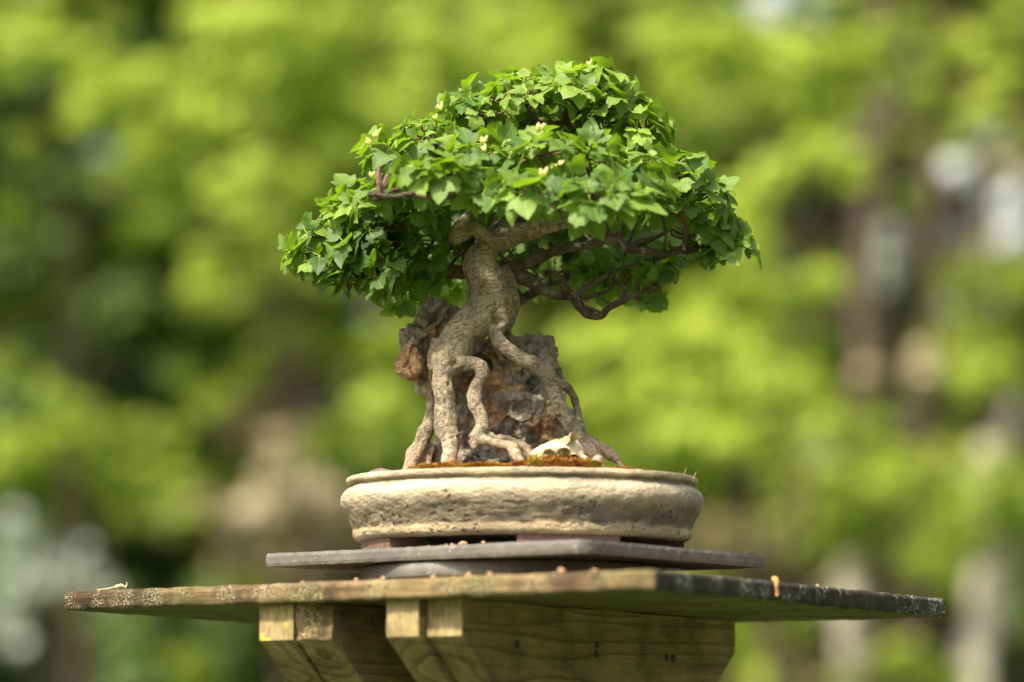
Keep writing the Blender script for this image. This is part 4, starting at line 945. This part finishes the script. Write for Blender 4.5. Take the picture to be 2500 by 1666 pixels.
# twigs reaching the sprigs from scaffold nodes
nodes = []
for pts in (B1, B2): nodes += [P(x, y, Y) for x, y, r, Y in pts[4:]]
nodes += [P(x, y, Y) for x, y, Y in [(1120,430,4.2),(1215,395,4.19),(1310,350,4.21),(1380,300,4.2),(1432,250,4.19),(1150,480,4.18),(1235,500,4.24),(1412,540,4.14),(1460,535,4.12),(960,590,4.2),(930,540,4.19),(880,510,4.19),(840,630,4.19),(780,625,4.19),(900,640,4.19),(1010,655,4.21),(1010,474,4.05),(925,475,4.05),(1060,468,4.06),(1340,480,4.38),(1380,420,4.38),(1040,400,4.26),(980,370,4.25),(1110,430,4.27),(1030,690,4.37),(970,710,4.24),(1500,650,4.34),(1600,580,4.23),(1612,520,4.2),(1640,560,4.24)]]
tw = MB(); sec = []
cen = P(1260, 430, 4.2)
for k in range(110):                        # secondary boughs inside the crown
    pd = PADS[k % len(PADS)]; p = P(pd[0] + random.uniform(-.4, .4) * pd[2], pd[1] + 4, pd[4] + random.uniform(-.3, .3) * pd[5] * K)
    src = min(nodes[:], key=lambda q: (q - p).length + (0.06 if q.z > p.z else 0))
    if (src - p).length > 0.2: src = min(nodes, key=lambda q: (q - p).length)
    md = src.lerp(p, .5) + Vector((random.uniform(-.012, .012), random.uniform(-.012, .012), random.uniform(-.012, .016)))
    tube(tw, [src, md, p], [.0032, .0024, .0016], 7, 4, .2, 150); sec += [p, md]
alln = nodes + sec
for p, d, size, br, nl in sprigs:
    src = min(alln, key=lambda q: (q - (p - d * .025)).length)
    e = p - src
    if e.length > 0.12: src = p - d * 0.05 - Vector((0, 0, .02))
    md = src.lerp(p - d * .012, .55) + Vector((random.uniform(-.005, .005), random.uniform(-.005, .005), random.uniform(-.006, .004)))
    tube(tw, [src, md, p - d * .008, p], [.0017, .0013, .0011, .0009], 5, 2, .25, 200)
mesh('twigs', tw.V, tw.F, M_twig, tree)

# yellow young shoots
def shoot(px, py, Y, dx, L=.014):
    V = []; F = []; p = P(px, py, Y)
    for s_ in (-1, 1):
        d = Vector((dx + .35 * s_, random.uniform(-.3, .1), 1)).normalized(); w = Vector((1, 0, -d.x)).normalized(); th = d.cross(w)
        n0 = len(V); rows_ = 7
        for i in range(rows_ + 1):
            t = i / rows_; r = math.sin(math.pi * min(1, t * .93 + .05)) ** .8 * L * .2
            for k in range(6):
                a = 2 * math.pi * k / 6; V.append(p + d * L * t * (1 if s_ > 0 else .8) + w * math.cos(a) * r + th * math.sin(a) * r * .45)
        for i in range(rows_):
            for k in range(6): F.append((n0 + i * 6 + k, n0 + i * 6 + (k + 1) % 6, n0 + (i + 1) * 6 + (k + 1) % 6, n0 + (i + 1) * 6 + k))
    mesh('young_shoot', V, F, M_bud, tree, True, {'tint': [min(1, ((i // 6) % 8) / 5.0) for i in range(len(V))]})
for a in [(1440,160,4.17,-.1,.013),(920,335,4.08,-.35,.013),(910,352,4.08,-1.2,.012),(1078,268,4.12,-.3,.012),(1064,292,4.12,-.2,.012),(1180,350,4.0,.1,.014),(1185,368,4.0,-.4,.010),(1312,320,4.0,.5,.015),(1325,432,3.98,.1,.015),(1345,410,3.98,1.0,.012),(1365,402,3.98,.6,.012),(905,432,4.05,.3,.012),(1782,562,4.19,-.3,.012)]:
    shoot(a[0], a[1] + 3, a[2], a[3], a[4] * random.uniform(.65, .95))

# ------------------------------------------------------------------ small things in the pot
m, nt, b, o = nmat('cream_shell'); v = coords(nt)
setc(nt, b, ramp(nt, nz(nt, v, 45, 5), [(0.3, (0.34, 0.26, 0.13)), (0.55, (0.54, 0.46, 0.30)), (0.8, (0.66, 0.60, 0.44))])); b.inputs['Roughness'].default_value = .4
b.inputs['Subsurface Weight'].default_value = .15; b.inputs['Subsurface Radius'].default_value = (.004, .003, .002); M_shell = m
sh = thing('seashell', P(1370, 1120, 4.10), 'cream spined seashell leaning on the right hand roots behind the moss', 'seashell')
mb = MB()
tube(mb, [P(x, y, Y) for x, y, Y in [(1296,1112,4.115),(1315,1106,4.110),(1345,1100,4.106),(1376,1094,4.106),(1402,1106,4.106),(1424,1130,4.104)]], [r * K for r in (5, 15, 21, 25, 22, 10)], 20, 6, .14, 90)
tube(mb, [P(1360,1092,4.108), P(1382,1078,4.108), P(1404,1086,4.110), P(1424,1112,4.108)], [7 * K, 13 * K, 13 * K, 7 * K], 14, 5, .1, 90)
tube(mb, [P(1300,1126,4.098), P(1345,1128,4.092), P(1400,1134,4.092)], [5 * K, 14 * K, 12 * K], 10, 5, .2, 90)
fuse('shell_body', mb, M_shell, sh, .0011, 2, lambda c, n_: .0007 * noise.noise(Vector((c.x * 420, c.y * 90, c.z * 130))) + .0008 * noise.noise(c * 130))
def flute(p0, p1, r0, r1, a0, a1, seg=5):
    """thin angular gutter flaring from the body, like the broken spines of the shell"""
    A, B = P(*p0), P(*p1); d = (B - A).normalized(); u = d.cross(Vector((0, 0, 1))); u = u.normalized() if u.length > .1 else Vector((1, 0, 0)); w = u.cross(d).normalized()
    V = []; F = []; th = .00055
    for t, r in ((0, r0), (.5, (r0 + r1) * .45), (1, r1)):
        for layer in (0, th):
            for q in range(seg + 1):
                a = R(a0 + (a1 - a0) * q / seg); rr = r * K - layer
                tipn = (.10 * math.sin(math.pi * q / seg) * t + random.uniform(-.06, .06) * t) * (B - A).length
                V.append(A.lerp(B, t) + d * tipn + u * math.cos(a) * rr + w * math.sin(a) * rr)
    n = seg + 1
    for ring in range(2):
        for q in range(seg):
            b0 = ring * 2 * n + q
            F.append((b0, b0 + 1, b0 + 1 + 2 * n, b0 + 2 * n)); F.append((b0 + n, b0 + 3 * n, b0 + 3 * n + 1, b0 + n + 1))
    for q in range(seg): b0 = 4 * n + q; F.append((b0, b0 + 1, b0 + 1 + n, b0 + n))
    for ring in range(2):
        for q in (0, seg): b0 = ring * 2 * n + q; F.append((b0, b0 + 2 * n, b0 + 3 * n, b0 + n))
    mesh('shell_spine', V, F, M_shell, sh, False)
flute((1385,1090,4.104), (1404,1072,4.092), 14, 18, -20, 160)
flute((1346,1112,4.100), (1340,1112,4.074), 9, 17, 10, 150, 3)
flute((1376,1106,4.100), (1377,1108,4.070), 10, 17, 0, 180)
flute((1400,1114,4.100), (1402,1120,4.074), 9, 13, 10, 190)
flute((1318,1118,4.104), (1310,1126,4.086), 7, 11, 0, 180)
m, nt, b, o = nmat('snail_shell'); v = coords(nt)
setc(nt, b, ramp(nt, nz(nt, v, 260, 6, .7), [(0.3, (0.18, 0.13, 0.09)), (0.5, (0.34, 0.27, 0.19)), (0.7, (0.55, 0.48, 0.37))])); b.inputs['Roughness'].default_value = .6
for lab, px, py, Rr, Y in [('small cream coiled snail shell touching the seashell', 1424, 1127, 14, 4.085), ('small brown ringed snail shell at the foot of the far right root', 1459, 1128, 14, 4.085)]:
    mb = MB(); c = P(px, py, Y); pts = []; rad = []
    for i in range(38):
        t = i / 37; a = t * 2.3 * 2 * math.pi + .6; r = Rr * K * (1 - t) ** .9 * .72
        pts.append(c + Vector((r * math.cos(a), -t * .0035 - .001, r * math.sin(a)))); rad.append(Rr * K * (.36 * (1 - t) + .10))
    tube(mb, pts, rad, 9, 1, .1, 300)
    tag(mesh('snail_shell', mb.V, mb.F, m), lab, 'snail shell')
m, nt, b, o = nmat('grey_pebble'); v = coords(nt); setc(nt, b, ramp(nt, nz(nt, v, 300, 6, .7), [(0.35, (0.05, 0.04, 0.03)), (0.65, (0.26, 0.21, 0.16))])); b.inputs['Roughness'].default_value = .9
bump(nt, b, nz(nt, v, 500, 5), 1, .002)
mb = MB(); ico(mb, P(932, 1163, 4.13), (34 * K, 24 * K, 17 * K), 4, .25, 90)
tag(mesh('pebble', mb.V, mb.F, m), 'dark rounded stone on the left rim side of the pot', 'pebble')

# akadama grains: one built, others copied
m, nt, b, o = nmat('clay_grain'); v = coords(nt); setc(nt, b, ramp(nt, nz(nt, v, 300, 5), [(0.3, (0.42, 0.22, 0.10)), (0.7, (0.72, 0.47, 0.26))])); b.inputs['Roughness'].default_value = .85
mb = MB(); ico(mb, (0, 0, 0), (1, .9, .8), 3, .75, 2)
gme = None
ztop_s = ZS + TS; 
def on_slab(px, v): # point on the near-left slab edge, v metres in
    best = min((sL + su_ * (sLU * i / 400) + sv_ * v for i in range(401)), key=lambda q: abs(1250 + 9375 * q.x / (q.y * cP + (q.z - EYE) * sP) - px)); return best
def on_board(px, v, right=False):
    cand = (BV(LU * i / 600, v) for i in range(601)) if not right else (BV(LU - v, LV * i / 600) for i in range(601))
    return min(cand, key=lambda q: abs(1250 + 9375 * q.x / (q.y * cP + (q.z - EYE) * sP) - px))
grains = [('s',1046,3,'tiny tan clay grain on the slab, leftmost of the row'),('s',1090,5,'flat tan clay grain on the slab, left of the pair stacked together'),('s',1103,5,'flat tan clay grain on the slab touching its left neighbour'),
          ('s',1122,6,'small pale clay grain at the foot of the biggest grain on the slab'),('s',1131,9,'biggest orange clay grain on the slab below the pot'),('s',1180,7,'single clay grain on the slab, right of the biggest one'),
          ('b',740,6,'pale sliver of clay on the board below the left part of the slab'),('b',871,7,'pinkish clay grain on the board left of the turntable'),('b',935,8,'orange clay grain on the board before the sunlit turntable side'),('b',1057,7,'upright clay grain on the board before the turntable'),
          ('b',1145,9,'broad orange clay grain on the board right of the sunlit turntable patch'),('b',1108,5,'small flat clay grain on the board before the sunlit turntable patch'),('b',1195,9,'pale round clay grain on the board under the middle of the slab'),('b',1371,12,'big yellowish clay grain on the board near its front corner'),
          ('r',1996,6,'small cream crumb on the board left of the plank crack'),('r',1452,7,'brown mossy crumb on the board just left of its front corner')]
g0 = None
for k_, (w, px, r, lab) in enumerate(grains):
    if w == 's': q = on_slab(px, .006); z = ztop_s
    elif w == 'b': q = on_board(px, .007); z = ZT
    else: q = on_board(px, .007, px > 1600); z = ZT
    if g0 is None: o = mesh('clay_grain', mb.V, mb.F, m); g0 = o
    else: o = g0.copy(); scene.collection.objects.link(o)
    s = r * K * 0.68; o.scale = (s * random.uniform(.8, 1.5), s, s * random.uniform(.6, 1.0)); o.location = (q.x, q.y, z + s * .62); o.rotation_euler = (0, 0, random.uniform(0, 6))
    tag(o, lab, 'clay grain', 'clay grains lying on the slab and board')
# straw wisp at the left tip of the board, twig bits on pot rim
m, nt, b, o = nmat('straw'); setc(nt, b, (0.55, 0.42, 0.24)); b.inputs['Roughness'].default_value = .7; M_straw = m
mb = MB(); q = on_board(285, .01)
a0 = Vector((q.x, q.y, ZT))
tube(mb, [a0 + Vector((-.022, 0, .0005)), a0 + Vector((-.008, 0, .002)), a0 + Vector((.003, 0, .006))], [.0004, .0007, .0005], 5, 4)
tube(mb, [a0 + Vector((-.002, 0, .003)), a0 + Vector((.004, 0, .005)), a0 + Vector((.010, 0, .004)), a0 + Vector((.011, 0, .009))], [.0015, .0021, .0009, .0003], 7, 5, .7, 700)
tube(mb, [a0 + Vector((.006, 0, .005)), a0 + Vector((.011, 0, .001))], [.0007, .0004], 5, 3)
tag(mesh('straw_wisp', mb.V, mb.F, M_straw), 'dry straw wisp lying on the left tip of the board', 'straw')
for lab, px, py, dx, dy, L in [('thin dark twig sticking up at the right rim of the pot, left of two', 1645, 1163, .4, 0, .009), ('thin brown twig sticking up at the right rim, between the dark and the yellow one', 1668, 1160, .45, 0, .008), ('yellow grass stem at the far right rim of the pot', 1690, 1172, .5, 0, .009), ('tiny yellow sprout at the left rim of the pot', 874, 1180, .1, 0, .007)]:
    p = P(px, py + 6, 4.16 if px > 1600 else 4.18); mb = MB()
    tube(mb, [p, p + Vector((dx * L * .4, 0, L * .6)), p + Vector((dx * L, 0, L * 1.3))], [.0008, .0006, .0003], 5, 4)
    tag(mesh('twig_bit', mb.V, mb.F, M_straw if 'yellow' in lab else M_twig), lab, 'twig')
